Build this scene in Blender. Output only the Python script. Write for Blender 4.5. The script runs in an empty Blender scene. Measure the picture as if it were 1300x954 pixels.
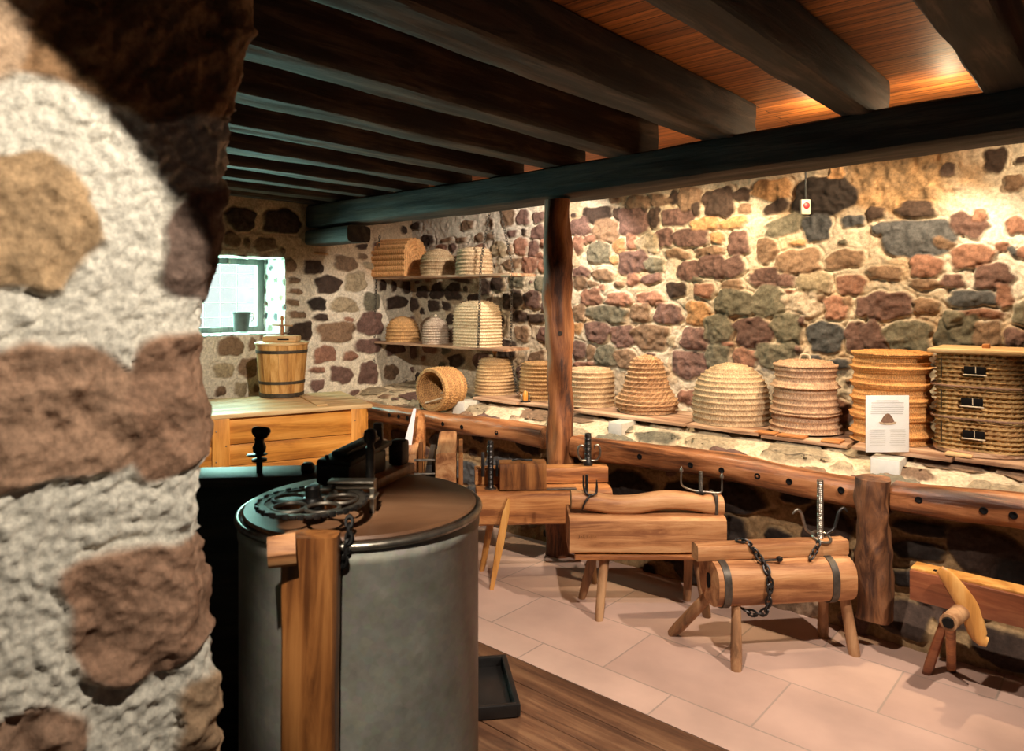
import bpy, bmesh, math, random
import numpy as np
from mathutils import Vector, Matrix, Euler, noise as mnoise

# ------------------------------------------------------------------ frame of the room
# world: X runs along the long wall (towards the right), Y towards the long wall, Z = 0 at eye height
FPX, CX, HY = 912.0, 650.0, 380.0
CR, SR = 0.752, 0.659
FLOOR = -1.5
YW = 4.5            # long back wall
XL = -5.2           # window wall
YR = 3.42           # rail and posts
CAM_ANG = math.atan2(SR, CR)
random.seed(5)
sc = bpy.context.scene
C = sc.collection

def c2w(r, f, z=0.0):
    return Vector((CR * r - SR * f, SR * r + CR * f, z))
def W(px, py, D):
    return c2w((px - CX) / FPX * D, D, (HY - py) / FPX * D)
def DY(px, Y):
    t = (px - CX) / FPX
    return Y / (SR * t + CR)
def PY(px, py, Y):
    return W(px, py, DY(px, Y))
def PX(px, py, X):
    t = (px - CX) / FPX
    return W(px, py, X / (CR * t - SR))
def PZ(px, py, z):
    return W(px, py, z * FPX / (HY - py))

# ------------------------------------------------------------------ camera
cam = bpy.data.cameras.new('camera')
cam.sensor_width = 36.0
cam.lens = 36.0 * FPX / 1300.0
cam.shift_y = -(477.0 - HY) / 1300.0
cam.clip_start = 0.05
cam.dof.use_dof = True
cam.dof.focus_distance = 3.9
cam.dof.aperture_fstop = 4.5
co = bpy.data.objects.new('camera', cam); C.objects.link(co)
co.location = (0, 0, 0)
co.rotation_euler = (math.radians(90), 0, CAM_ANG)
sc.camera = co

# ------------------------------------------------------------------ look
sc.view_settings.view_transform = 'Standard'
sc.view_settings.look = 'None'
sc.view_settings.gamma = 1.0
sc.view_settings.use_curve_mapping = False
sc.view_settings.exposure = 0.0

# ------------------------------------------------------------------ world and lights
w = bpy.data.worlds.new('world'); sc.world = w; w.use_nodes = True
w.node_tree.nodes['Background'].inputs[0].default_value = (0.85, 0.88, 0.9, 1)
w.node_tree.nodes['Background'].inputs[1].default_value = 0.02

def spot(name, loc, target, power, angle, col=(1.0, 0.80, 0.55), size=0.025, blend=0.35):
    l = bpy.data.lights.new(name, 'SPOT'); l.energy = power; l.spot_size = math.radians(angle)
    l.spot_blend = blend; l.color = col; l.shadow_soft_size = size
    o = bpy.data.objects.new(name, l); C.objects.link(o)
    o.location = loc
    d = Vector(target) - Vector(loc)
    o.rotation_euler = d.to_track_quat('-Z', 'Y').to_euler()
    return o
WARM = (1.0, 0.77, 0.48)
# track lamps hidden behind the long beam, washing wall and hives
spot('wall_spot', (0.55, 3.45, 0.93), (-0.70, 4.4, -0.85), 135, 100, WARM)
spot('wall_spot', (-0.66, 3.70, 0.92), (-1.5, 4.4, -0.85), 115, 112, WARM)
spot('wall_spot', (-1.90, 3.70, 0.92), (-2.5, 4.4, -0.85), 115, 112, WARM)
spot('wall_spot', (-2.88, 3.70, 0.92), (-3.8, 4.4, -0.75), 120, 115, (1.0, 0.86, 0.70))
# lamps hung just under the joists, over the floor
spot('floor_spot', (0.25, 2.35, 0.76), (-1.0, 3.1, -1.4), 235, 74, (1.0, 0.86, 0.72))
spot('floor_spot', (-1.05, 1.75, 0.76), (-2.0, 3.1, -1.4), 180, 78, (1.0, 0.86, 0.72))
spot('floor_spot', (-2.35, 1.7, 0.76), (-4.3, 3.2, -0.95), 270, 58, (1.0, 0.86, 0.68))
# lamp on the near stone pillar
spot('pillar_spot', (-0.30, 0.67, 0.67), (-1.243, -0.61, -0.80), 86, 2 * 39.6, (1.0, 0.90, 0.76), 0.012, 0.04)
# lamp on the extractor
spot('drum_spot', (-0.62, 0.20, 0.76), tuple(W(512, 760, 1.64)), 210, 24, (1.0, 0.88, 0.70), 0.02, 0.6)
# point lights added behind the beam for the wall lamps' spill over the ceiling
for bx in (-0.66, -1.24):
    bl = bpy.data.lights.new('spill_light', 'POINT'); bl.energy = 4.5; bl.color = (1.0, 0.72, 0.42); bl.shadow_soft_size = 0.03
    bo = bpy.data.objects.new('spill_light', bl); C.objects.link(bo); bo.location = (bx, 3.78, 0.87)

def area(name, loc, target, power, sx, sy, col):
    l = bpy.data.lights.new(name, 'AREA'); l.shape = 'RECTANGLE'; l.size = sx; l.size_y = sy
    l.energy = power; l.color = col
    o = bpy.data.objects.new(name, l); C.objects.link(o); o.location = loc
    d = Vector(target) - Vector(loc)
    o.rotation_euler = d.to_track_quat('-Z', 'Y').to_euler()
    return o
# daylight outside the small window
area('window_daylight', (XL - 0.75, 2.8, 0.15), (XL, 2.85, 0.05), 185, 1.1, 1.1, (0.50, 1.0, 0.84))

# ------------------------------------------------------------------ materials
def newmat(name):
    m = bpy.data.materials.new(name); m.use_nodes = True
    nt = m.node_tree
    b = nt.nodes['Principled BSDF']
    return m, nt, b
def N(nt, t, **kw):
    n = nt.nodes.new(t)
    for k, v in kw.items():
        if k.startswith('i_'):
            key = k[2:]
            n.inputs[int(key) if key.isdigit() else key].default_value = v
        else:
            setattr(n, k, v)
    return n
def ramp(nt, stops):
    r = nt.nodes.new('ShaderNodeValToRGB')
    e = r.color_ramp.elements
    while len(e) < len(stops): e.new(0.5)
    for i, (p, c) in enumerate(stops):
        e[i].position = p; e[i].color = (*c, 1) if len(c) == 3 else c
    return r
def wood(name, dark, mid, light, axis='X', scale=6.0, stretch=14.0, rough=0.6, bump=0.25, knots=0.5, crack=0.0):
    m, nt, b = newmat(name); L = nt.links.new
    tc = N(nt, 'ShaderNodeTexCoord'); mp = N(nt, 'ShaderNodeMapping')
    s = {'X': (1, stretch, stretch), 'Y': (stretch, 1, stretch), 'Z': (stretch, stretch, 1)}[axis]
    mp.inputs['Scale'].default_value = tuple(v * scale / 6.0 for v in s)
    oi = N(nt, 'ShaderNodeObjectInfo')
    add = N(nt, 'ShaderNodeVectorMath', operation='ADD')
    mul = N(nt, 'ShaderNodeMath', operation='MULTIPLY'); mul.inputs[1].default_value = 37.0
    L(oi.outputs['Random'], mul.inputs[0]); L(tc.outputs['Object'], add.inputs[0]); L(mul.outputs[0], add.inputs[1])
    L(add.outputs[0], mp.inputs['Vector'])
    n1 = N(nt, 'ShaderNodeTexNoise', i_Scale=2.2, i_Detail=12.0, i_Roughness=0.70, i_Distortion=0.9)
    L(mp.outputs[0], n1.inputs['Vector'])
    wv = N(nt, 'ShaderNodeTexWave', wave_type='BANDS', bands_direction='DIAGONAL', i_Scale=0.35, i_Distortion=9.0, i_Detail=3.0)
    L(mp.outputs[0], wv.inputs['Vector'])
    n2 = N(nt, 'ShaderNodeTexNoise', i_Scale=3.0, i_Detail=5.0)
    L(add.outputs[0], n2.inputs['Vector'])
    mx = N(nt, 'ShaderNodeMix', data_type='FLOAT'); mx.inputs[0].default_value = 0.16
    L(n1.outputs[0], mx.inputs[2]); L(wv.outputs['Fac'], mx.inputs[3])
    mx2 = N(nt, 'ShaderNodeMix', data_type='FLOAT'); mx2.inputs[0].default_value = 0.30
    L(mx.outputs[0], mx2.inputs[2]); L(n2.outputs[0], mx2.inputs[3])
    r = ramp(nt, [(0.40, dark), (0.5, mid), (0.61, light)])
    L(mx2.outputs[0], r.inputs[0]); L(r.outputs[0], b.inputs['Base Color'])
    b.inputs['Roughness'].default_value = rough
    bp = N(nt, 'ShaderNodeBump', i_Strength=bump, i_Distance=0.01)
    L(n1.outputs[0], bp.inputs['Height']); L(bp.outputs[0], b.inputs['Normal'])
    return m
def plain(name, col, rough=0.6, metal=0.0, var=0.25, nscale=18.0, bump=0.15, spec=0.5):
    m, nt, b = newmat(name); L = nt.links.new
    tc = N(nt, 'ShaderNodeTexCoord')
    n = N(nt, 'ShaderNodeTexNoise', i_Scale=nscale, i_Detail=6.0, i_Roughness=0.6)
    L(tc.outputs['Object'], n.inputs['Vector'])
    lo = tuple(c * (1 - var) for c in col); hi = tuple(min(1, c * (1 + var)) for c in col)
    r = ramp(nt, [(0.3, lo), (0.7, hi)])
    L(n.outputs[0], r.inputs[0]); L(r.outputs[0], b.inputs['Base Color'])
    b.inputs['Roughness'].default_value = rough; b.inputs['Metallic'].default_value = metal
    b.inputs['Specular IOR Level'].default_value = spec
    if bump:
        bp = N(nt, 'ShaderNodeBump', i_Strength=bump, i_Distance=0.004)
        L(n.outputs[0], bp.inputs['Height']); L(bp.outputs[0], b.inputs['Normal'])
    return m
def attrmat(name, rough=0.85, fine=60.0, var=0.35, bump=0.5, dist=0.006):
    m, nt, b = newmat(name); L = nt.links.new
    a = N(nt, 'ShaderNodeAttribute', attribute_name='Col')
    tc = N(nt, 'ShaderNodeTexCoord')
    n = N(nt, 'ShaderNodeTexNoise', i_Scale=fine, i_Detail=6.0, i_Roughness=0.65)
    L(tc.outputs['Object'], n.inputs['Vector'])
    mr = N(nt, 'ShaderNodeMapRange', i_1=0.3, i_2=0.7, i_3=1 - var, i_4=1 + var)
    L(n.outputs[0], mr.inputs[0])
    mu = N(nt, 'ShaderNodeVectorMath', operation='SCALE')
    L(a.outputs['Color'], mu.inputs[0]); L(mr.outputs[0], mu.inputs['Scale'])
    L(mu.outputs[0], b.inputs['Base Color'])
    b.inputs['Roughness'].default_value = rough
    b.inputs['Specular IOR Level'].default_value = 0.3
    bp = N(nt, 'ShaderNodeBump', i_Strength=bump, i_Distance=dist)
    L(n.outputs[0], bp.inputs['Height']); L(bp.outputs[0], b.inputs['Normal'])
    return m

M = {}
M['stone'] = attrmat('stone_and_mortar')
M['stone_near'] = attrmat('near_stone', fine=90.0, bump=0.6, dist=0.004)
M['straw'] = attrmat('straw', rough=0.7, fine=170.0, var=0.55, bump=0.7, dist=0.003)
M['dark_timber_X'] = wood('dark_timber_x', (0.007, 0.005, 0.004), (0.019, 0.012, 0.009), (0.055, 0.036, 0.024), 'X', 6, 14, 0.75, 0.5)
M['joist'] = wood('joist_timber', (0.008, 0.0045, 0.003), (0.024, 0.013, 0.008), (0.085, 0.052, 0.032), 'Y', 6, 12, 0.75, 0.5)
M['post'] = wood('post_timber', (0.05, 0.016, 0.007), (0.24, 0.08, 0.026), (0.45, 0.18, 0.06), 'Z', 6, 9, 0.6, 0.6)
M['old_post'] = wood('old_post', (0.05, 0.018, 0.008), (0.20, 0.080, 0.030), (0.38, 0.18, 0.08), 'Z', 6, 7, 0.6, 0.9)
M['rail'] = wood('rail_timber', (0.05, 0.016, 0.007), (0.23, 0.082, 0.030), (0.42, 0.18, 0.075), 'X', 6, 10, 0.30, 0.5)
M['pine'] = wood('orange_pine', (0.42, 0.15, 0.022), (0.66, 0.27, 0.045), (0.80, 0.37, 0.08), 'X', 6, 12, 0.45, 0.12)
M['pine_z'] = wood('orange_pine_upright', (0.42, 0.15, 0.022), (0.66, 0.27, 0.045), (0.80, 0.37, 0.08), 'Z', 6, 12, 0.45, 0.12)
M['pine_top'] = wood('pale_pine_top', (0.50, 0.29, 0.12), (0.68, 0.44, 0.21), (0.78, 0.55, 0.30), 'X', 6, 12, 0.5, 0.12)
M['bucketwood'] = wood('bucket_staves', (0.34, 0.15, 0.04), (0.55, 0.28, 0.08), (0.72, 0.42, 0.16), 'Z', 9, 7, 0.5, 0.15)
M['bench'] = wood('bench_wood', (0.20, 0.065, 0.018), (0.42, 0.165, 0.05), (0.58, 0.28, 0.10), 'X', 6, 12, 0.55, 0.25)
M['bench_pale'] = wood('bench_pale_wood', (0.21, 0.075, 0.025), (0.41, 0.18, 0.068), (0.56, 0.30, 0.135), 'X', 6, 12, 0.6, 0.25)
M['leg'] = wood('leg_wood', (0.16, 0.075, 0.032), (0.33, 0.165, 0.075), (0.48, 0.28, 0.14), 'Z', 6, 9, 0.6, 0.25)
M['bench_red'] = wood('red_brown_wood', (0.10, 0.028, 0.011), (0.22, 0.065, 0.026), (0.30, 0.11, 0.045), 'X', 5, 12, 0.45, 0.12)
M['mallet'] = wood('yellow_wood', (0.42, 0.18, 0.04), (0.60, 0.28, 0.07), (0.70, 0.38, 0.12), 'Z', 5, 12, 0.4, 0.1)
M['plank'] = wood('shelf_plank', (0.20, 0.10, 0.055), (0.42, 0.25, 0.15), (0.58, 0.40, 0.27), 'X', 6, 12, 0.6, 0.2)
M['lid'] = wood('drum_lid', (0.10, 0.045, 0.022), (0.19, 0.09, 0.045), (0.27, 0.14, 0.075), 'X', 3, 4, 0.42, 0.08)
M['stile'] = wood('drum_stile', (0.09, 0.03, 0.009), (0.23, 0.085, 0.024), (0.36, 0.15, 0.045), 'Z', 6, 12, 0.4, 0.2)
M['darkwood'] = wood('black_stained_wood', (0.010, 0.008, 0.007), (0.024, 0.017, 0.014), (0.05, 0.035, 0.026), 'X', 6, 12, 0.5, 0.15)
M['deck'] = wood('deck_boards', (0.06, 0.025, 0.012), (0.12, 0.053, 0.025), (0.19, 0.095, 0.046), 'X', 6, 12, 0.5, 0.15)
M['iron'] = plain('wrought_iron', (0.055, 0.05, 0.048), 0.42, 0.85, 0.35, 40, 0.2)
M['steel'] = plain('worn_steel', (0.30, 0.27, 0.23), 0.33, 0.9, 0.35, 40, 0.15)
M['blackiron'] = plain('black_iron', (0.015, 0.014, 0.014), 0.4, 0.6, 0.3, 30, 0.15)
M['band'] = plain('iron_band', (0.10, 0.085, 0.07), 0.5, 0.7, 0.35, 40, 0.2)
M['concrete'] = plain('pale_concrete', (0.50, 0.46, 0.40), 0.9, 0, 0.14, 70, 0.5, 0.2)
M['lit_face'] = plain('lit_face', (0.60, 0.59, 0.56), 0.7, 0, 0.05, 40, 0.1, 0.3)
M['paper'] = plain('paper', (0.80, 0.79, 0.77), 0.5, 0, 0.02, 5, 0)
M['ink'] = plain('print_grey', (0.50, 0.48, 0.45), 0.6, 0, 0.05, 5, 0)
M['inkbrown'] = plain('print_brown', (0.20, 0.11, 0.07), 0.6, 0, 0.4, 120, 0)
M['inktan'] = plain('print_tan', (0.45, 0.33, 0.22), 0.6, 0, 0.3, 120, 0)
M['plastic'] = plain('ivory_plastic', (0.60, 0.54, 0.42), 0.45, 0, 0.04, 10, 0)
M['red'] = plain('red_dot', (0.60, 0.012, 0.02), 0.4, 0, 0.05, 10, 0)
M['black'] = plain('black_cable', (0.01, 0.01, 0.01), 0.5, 0, 0.1, 10, 0)
M['hole'] = plain('hole_black', (0.006, 0.005, 0.005), 0.9, 0, 0.1, 10, 0, 0.1)
M['winframe'] = wood('weathered_frame', (0.07, 0.08, 0.075), (0.13, 0.14, 0.13), (0.22, 0.23, 0.21), 'Z', 6, 12, 0.6, 0.2)
M['pot'] = plain('grey_pot', (0.045, 0.038, 0.034), 0.6, 0.1, 0.3, 20, 0.1)
M['potred'] = plain('rusty_patch', (0.22, 0.10, 0.07), 0.6, 0.2, 0.3, 30, 0.1)
M['wicker'] = M['straw']
M['sheet'] = plain('pale_sheet', (0.66, 0.62, 0.66), 0.5, 0, 0.05, 10, 0)
M['tray'] = plain('black_tray', (0.018, 0.016, 0.015), 0.4, 0.3, 0.3, 20, 0.1)
M['strawstick'] = plain('pale_stick', (0.62, 0.50, 0.36), 0.6, 0, 0.1, 20, 0)

# galvanised drum
def galv():
    m, nt, b = newmat('galvanised_steel'); L = nt.links.new
    tc = N(nt, 'ShaderNodeTexCoord')
    v = N(nt, 'ShaderNodeTexVoronoi', i_Scale=55.0); L(tc.outputs['Object'], v.inputs['Vector'])
    n = N(nt, 'ShaderNodeTexNoise', i_Scale=7.0, i_Detail=8.0, i_Roughness=0.7); L(tc.outputs['Object'], n.inputs['Vector'])
    r = ramp(nt, [(0.3, (0.20, 0.19, 0.145)), (0.55, (0.30, 0.29, 0.23)), (0.75, (0.42, 0.40, 0.33))])
    L(n.outputs[0], r.inputs[0])
    mx = N(nt, 'ShaderNodeMix', data_type='RGBA', blend_type='SOFT_LIGHT'); mx.inputs[0].default_value = 0.12
    L(r.outputs[0], mx.inputs[6]); L(v.outputs['Color'], mx.inputs[7])
    bw = N(nt, 'ShaderNodeHueSaturation', i_Saturation=0.55); L(mx.outputs[2], bw.inputs['Color'])
    L(bw.outputs[0], b.inputs['Base Color'])
    b.inputs['Metallic'].default_value = 0.25
    rr = N(nt, 'ShaderNodeMapRange', i_1=0.3, i_2=0.7, i_3=0.42, i_4=0.62); L(n.outputs[0], rr.inputs[0])
    L(rr.outputs[0], b.inputs['Roughness'])
    return m
M['galv'] = galv()

def tiles():
    m, nt, b = newmat('floor_tiles'); L = nt.links.new
    tc = N(nt, 'ShaderNodeTexCoord')
    mp = N(nt, 'ShaderNodeMapping'); mp.inputs['Location'].default_value = (0.1, -0.135, 0)
    L(tc.outputs['Object'], mp.inputs['Vector'])
    br = N(nt, 'ShaderNodeTexBrick', i_Scale=1.0)
    br.inputs['Color1'].default_value = (0.44, 0.285, 0.225, 1); br.inputs['Color2'].default_value = (0.53, 0.355, 0.28, 1)
    br.inputs['Mortar'].default_value = (0.34, 0.25, 0.20, 1)
    br.inputs['Mortar Size'].default_value = 0.004; br.inputs['Mortar Smooth'].default_value = 0.3
    br.inputs['Brick Width'].default_value = 0.62; br.inputs['Row Height'].default_value = 0.385
    br.offset = 0.5
    L(mp.outputs[0], br.inputs['Vector'])
    n = N(nt, 'ShaderNodeTexNoise', i_Scale=3.5, i_Detail=7.0); L(tc.outputs['Object'], n.inputs['Vector'])
    mr = N(nt, 'ShaderNodeMapRange', i_1=0.3, i_2=0.7, i_3=0.86, i_4=1.14); L(n.outputs[0], mr.inputs[0])
    mu = N(nt, 'ShaderNodeVectorMath', operation='SCALE'); L(br.outputs[0], mu.inputs[0]); L(mr.outputs[0], mu.inputs['Scale'])
    L(mu.outputs[0], b.inputs['Base Color']); b.inputs['Roughness'].default_value = 0.6
    bp = N(nt, 'ShaderNodeBump', i_Strength=0.4, i_Distance=0.004, invert=True)
    L(br.outputs['Fac'], bp.inputs['Height']); L(bp.outputs[0], b.inputs['Normal'])
    return m
M['tiles'] = tiles()

def ceilmat():
    m, nt, b = newmat('ceiling_boards'); L = nt.links.new
    tc = N(nt, 'ShaderNodeTexCoord')
    br = N(nt, 'ShaderNodeTexBrick', i_Scale=1.0)
    br.inputs['Color1'].default_value = (0.30, 0.09, 0.02, 1); br.inputs['Color2'].default_value = (0.62, 0.22, 0.05, 1)
    br.inputs['Mortar'].default_value = (0.02, 0.008, 0.004, 1)
    br.inputs['Mortar Size'].default_value = 0.003; br.inputs['Brick Width'].default_value = 3.0; br.inputs['Row Height'].default_value = 0.075
    L(tc.outputs['Object'], br.inputs['Vector'])
    mp = N(nt, 'ShaderNodeMapping'); mp.inputs['Scale'].default_value = (1.2, 24, 1); L(tc.outputs['Object'], mp.inputs['Vector'])
    n = N(nt, 'ShaderNodeTexNoise', i_Scale=1.6, i_Detail=8.0, i_Roughness=0.7, i_Distortion=0.4); L(mp.outputs[0], n.inputs['Vector'])
    mr = N(nt, 'ShaderNodeMapRange', i_1=0.32, i_2=0.66, i_3=0.25, i_4=1.5); L(n.outputs[0], mr.inputs[0])
    mu = N(nt, 'ShaderNodeVectorMath', operation='SCALE'); L(br.outputs[0], mu.inputs[0]); L(mr.outputs[0], mu.inputs['Scale'])
    L(mu.outputs[0], b.inputs['Base Color']); b.inputs['Roughness'].default_value = 0.55
    bp = N(nt, 'ShaderNodeBump', i_Strength=0.4, i_Distance=0.01); L(n.outputs[0], bp.inputs['Height']); L(bp.outputs[0], b.inputs['Normal'])
    return m
M['ceiling'] = ceilmat()

def glassmat():
    m, nt, b = newmat('window_glass'); L = nt.links.new
    for n in list(nt.nodes): nt.nodes.remove(n)
    o = N(nt, 'ShaderNodeOutputMaterial'); t = N(nt, 'ShaderNodeBsdfTransparent'); g = N(nt, 'ShaderNodeBsdfGlossy')
    g.inputs['Roughness'].default_value = 0.05
    mx = N(nt, 'ShaderNodeMixShader'); mx.inputs[0].default_value = 0.06
    L(t.outputs[0], mx.inputs[1]); L(g.outputs[0], mx.inputs[2]); L(mx.outputs[0], o.inputs[0])
    return m
M['glass'] = glassmat()

# ------------------------------------------------------------------ object helpers
def obj(name, bm, mat, parent=None, smooth=True, loc=None, rot=None):
    me = bpy.data.meshes.new(name)
    bmesh.ops.recalc_face_normals(bm, faces=bm.faces)
    bm.to_mesh(me); bm.free()
    me.materials.append(M[mat] if isinstance(mat, str) else mat)
    if smooth:
        me.polygons.foreach_set('use_smooth', [True] * len(me.polygons))
        try: me.set_sharp_from_angle(angle=math.radians(38))
        except Exception: pass
    o = bpy.data.objects.new(name, me); C.objects.link(o)
    if parent: o.parent = parent
    if loc is not None: o.location = loc
    if rot is not None: o.rotation_euler = rot
    return o
def tag(o, label, cat, group=None):
    o['label'] = label; o['category'] = cat
    if group: o['group'] = group
    return o
def thing(name, label, cat, loc, rz=0.0, group=None):
    o = bpy.data.objects.new(name, None); C.objects.link(o)
    o.empty_display_size = 0.05
    o.location = loc; o.rotation_euler = (0, 0, rz)
    return tag(o, label, cat, group)
def structure(o):
    o['kind'] = 'structure'; return o

def box(bm, c, s, bev=0.0, rot=None, seg=2):
    r = bmesh.ops.create_cube(bm, size=1.0)
    vs = r['verts']
    bmesh.ops.scale(bm, vec=s, verts=vs)
    if bev > 0:
        es = list({e for v in vs for e in v.link_edges})
        rb = bmesh.ops.bevel(bm, geom=es, offset=bev, segments=seg, affect='EDGES', profile=0.5)
        vs = list({v for f in rb['faces'] for v in f.verts} | {v for v in vs if v.is_valid})
    mt = Matrix.Translation(Vector(c))
    if rot is not None: mt = mt @ Euler(rot).to_matrix().to_4x4()
    bmesh.ops.transform(bm, matrix=mt, verts=vs)
    return vs
def tube(bm, pts, radii, seg=12, cap=True, noise=0.0, nseed=0.0, flat=1.0):
    pts = [Vector(p) for p in pts]
    if not hasattr(radii, '__len__'): radii = [radii] * len(pts)
    rings = []
    up = None
    for i, p in enumerate(pts):
        t = (pts[min(i + 1, len(pts) - 1)] - pts[max(i - 1, 0)]).normalized()
        if up is None:
            a = Vector((0, 0, 1)) if abs(t.z) < 0.9 else Vector((1, 0, 0))
            up = (a - t * a.dot(t)).normalized()
        else:
            up = (up - t * up.dot(t)).normalized()
        sd = t.cross(up)
        ring = []
        for k in range(seg):
            an = 2 * math.pi * k / seg
            r = radii[i]
            q = up * math.cos(an) * flat + sd * math.sin(an)
            if noise:
                r *= 1 + noise * mnoise.noise(Vector((q.x * 1.3 + nseed, q.y * 1.3, q.z * 1.3)) + p * 5.0)
            ring.append(bm.verts.new(p + q * r))
        rings.append(ring)
    for i in range(len(rings) - 1):
        for k in range(seg):
            bm.faces.new((rings[i][k], rings[i][(k + 1) % seg], rings[i + 1][(k + 1) % seg], rings[i + 1][k]))
    if cap:
        bm.faces.new(rings[0][::-1]); bm.faces.new(rings[-1])
def lerp_pts(pts, n):
    pts = [Vector(p) for p in pts]
    d = [0.0]
    for a, b in zip(pts, pts[1:]): d.append(d[-1] + (b - a).length)
    out = []
    for i in range(n):
        s = d[-1] * i / (n - 1)
        for j in range(len(pts) - 1):
            if s <= d[j + 1] + 1e-9:
                t = (s - d[j]) / max(1e-9, d[j + 1] - d[j]); out.append(pts[j].lerp(pts[j + 1], t)); break
    return out
def smooth_pts(pts, n):
    """Catmull-Rom through the points"""
    P = [Vector(p) for p in pts]; P = [P[0] * 2 - P[1]] + P + [P[-1] * 2 - P[-2]]
    out = []
    m = len(P) - 3
    for i in range(n):
        s = m * i / (n - 1); k = min(int(s), m - 1); t = s - k
        a, b, c, d = P[k:k + 4]
        out.append(0.5 * ((2 * b) + (c - a) * t + (2 * a - 5 * b + 4 * c - d) * t * t + (3 * b - a - 3 * c + d) * t ** 3))
    return out
def lathe(bm, prof, seg=32, c=(0, 0, 0), cap=True):
    c = Vector(c); rings = []
    for (r, z) in prof:
        rings.append([bm.verts.new(c + Vector((r * math.cos(2 * math.pi * k / seg), r * math.sin(2 * math.pi * k / seg), z))) for k in range(seg)])
    for i in range(len(rings) - 1):
        for k in range(seg):
            bm.faces.new((rings[i][k], rings[i][(k + 1) % seg], rings[i + 1][(k + 1) % seg], rings[i + 1][k]))
    if cap:
        bm.faces.new(rings[0][::-1]); bm.faces.new(rings[-1])
def timber(bm, L, wd, ht, n=40, ring=32, p=7.0, amp=0.006, freq=4.0, seed=0.0, bend=None, taper=None, axis='X'):
    """hewn timber along an axis, centred, superellipse section, uneven faces"""
    rings = []
    for i in range(n + 1):
        u = i / n; x = (u - 0.5) * L
        k1 = 1.0 if not taper else taper(u)
        oy, oz = bend(u) if bend else (0, 0)
        rr = []
        for k in range(ring):
            a = 2 * math.pi * (k + 0.5) / ring
            ca, sa = math.cos(a), math.sin(a)
            q = (abs(ca) ** p + abs(sa) ** p) ** (-1 / p)
            y = q * ca * wd / 2 * k1; z = q * sa * ht / 2 * k1
            nn = mnoise.noise(Vector((x * freq + seed, y * 9 + seed, z * 9))) + 0.5 * mnoise.noise(Vector((x * freq * 2.7, y * 23 + seed, z * 23)))
            f = 1 + nn * amp / max(0.02, math.hypot(y, z))
            v = (x, y * f + oy, z * f + oz)
            if axis == 'Y': v = (v[1], v[0], v[2])
            if axis == 'Z': v = (v[1], v[2], v[0])
            rr.append(bm.verts.new(v))
        rings.append(rr)
    for i in range(n):
        for k in range(ring):
            bm.faces.new((rings[i][k], rings[i][(k + 1) % ring], rings[i + 1][(k + 1) % ring], rings[i + 1][k]))
    bm.faces.new(rings[0][::-1]); bm.faces.new(rings[-1])
    return bm
def move(bm, v, rot=None):
    if rot is not None: bmesh.ops.transform(bm, matrix=Euler(rot).to_matrix().to_4x4(), verts=bm.verts)
    bmesh.ops.translate(bm, vec=v, verts=bm.verts)
    return bm
def prism(bm, pts, th, mat=None):
    """polygon in local XZ extruded along Y by th, centred"""
    a = [bm.verts.new((x, -th / 2, z)) for x, z in pts]; b = [bm.verts.new((x, th / 2, z)) for x, z in pts]
    bm.faces.new(a); bm.faces.new(b[::-1])
    for i in range(len(pts)):
        j = (i + 1) % len(pts)
        bm.faces.new((a[j], a[i], b[i], b[j]))
    if mat is not None: bmesh.ops.transform(bm, matrix=mat, verts=a + b)
def torus(bm, R, r, c, rot=(0, 0, 0), seg=20, sub=8, sx=1.0):
    mt = Matrix.Translation(Vector(c)) @ Euler(rot).to_matrix().to_4x4()
    rings = []
    for i in range(seg):
        a = 2 * math.pi * i / seg
        rings.append([bm.verts.new(mt @ Vector(((R + r * math.cos(b)) * math.cos(a) * sx, (R + r * math.cos(b)) * math.sin(a), r * math.sin(b))))
                      for b in [2 * math.pi * k / sub for k in range(sub)]])
    for i in range(seg):
        for k in range(sub):
            bm.faces.new((rings[i][k], rings[(i + 1) % seg][k], rings[(i + 1) % seg][(k + 1) % sub], rings[i][(k + 1) % sub]))
def chain(bm, pts, link=0.022, r=0.0025):
    pts = [Vector(p) for p in pts]
    L = sum((b - a).length for a, b in zip(pts, pts[1:]))
    n = max(2, int(L / (link * 0.72)))
    P = lerp_pts(pts, n + 1)
    for i in range(n):
        d = (P[i + 1] - P[i]).normalized()
        q = d.to_track_quat('X', 'Z').to_matrix().to_4x4()
        e = (q @ Euler((math.pi / 2 * (i % 2) + 0.3, 0, 0)).to_matrix().to_4x4()).to_euler()
        torus(bm, link * 0.33, r, (P[i] + P[i + 1]) / 2, e, 12, 6, 1.55)

# ------------------------------------------------------------------ numeric noise for big stone meshes
def _h(ix, iy, iz):
    n = (ix.astype(np.int64) * 374761393 + iy.astype(np.int64) * 668265263 + iz.astype(np.int64) * 1442695041) & 0xffffffff
    n = ((n ^ (n >> 13)) * 1274126177) & 0xffffffff
    n = n ^ (n >> 16)
    return (n & 0xffff) / 65535.0
def vn(x, y, z=0.0):
    z = np.zeros_like(x) + z
    ix, iy, iz = np.floor(x), np.floor(y), np.floor(z)
    fx, fy, fz = x - ix, y - iy, z - iz
    fx, fy, fz = [f * f * (3 - 2 * f) for f in (fx, fy, fz)]
    r = 0
    for dx in (0, 1):
        for dy in (0, 1):
            for dz in (0, 1):
                wgt = (fx if dx else 1 - fx) * (fy if dy else 1 - fy) * (fz if dz else 1 - fz)
                r = r + wgt * _h(ix + dx, iy + dy, iz + dz)
    return r
def fbm(x, y, z=0.0, o=4):
    s = 0; a = 0.5; t = 0
    for k in range(o):
        s = s + a * vn(x * 2 ** k + 17.3 * k, y * 2 ** k - 9.1 * k, z * 2 ** k + 3.7 * k); t += a; a *= 0.5
    return s / t
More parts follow.
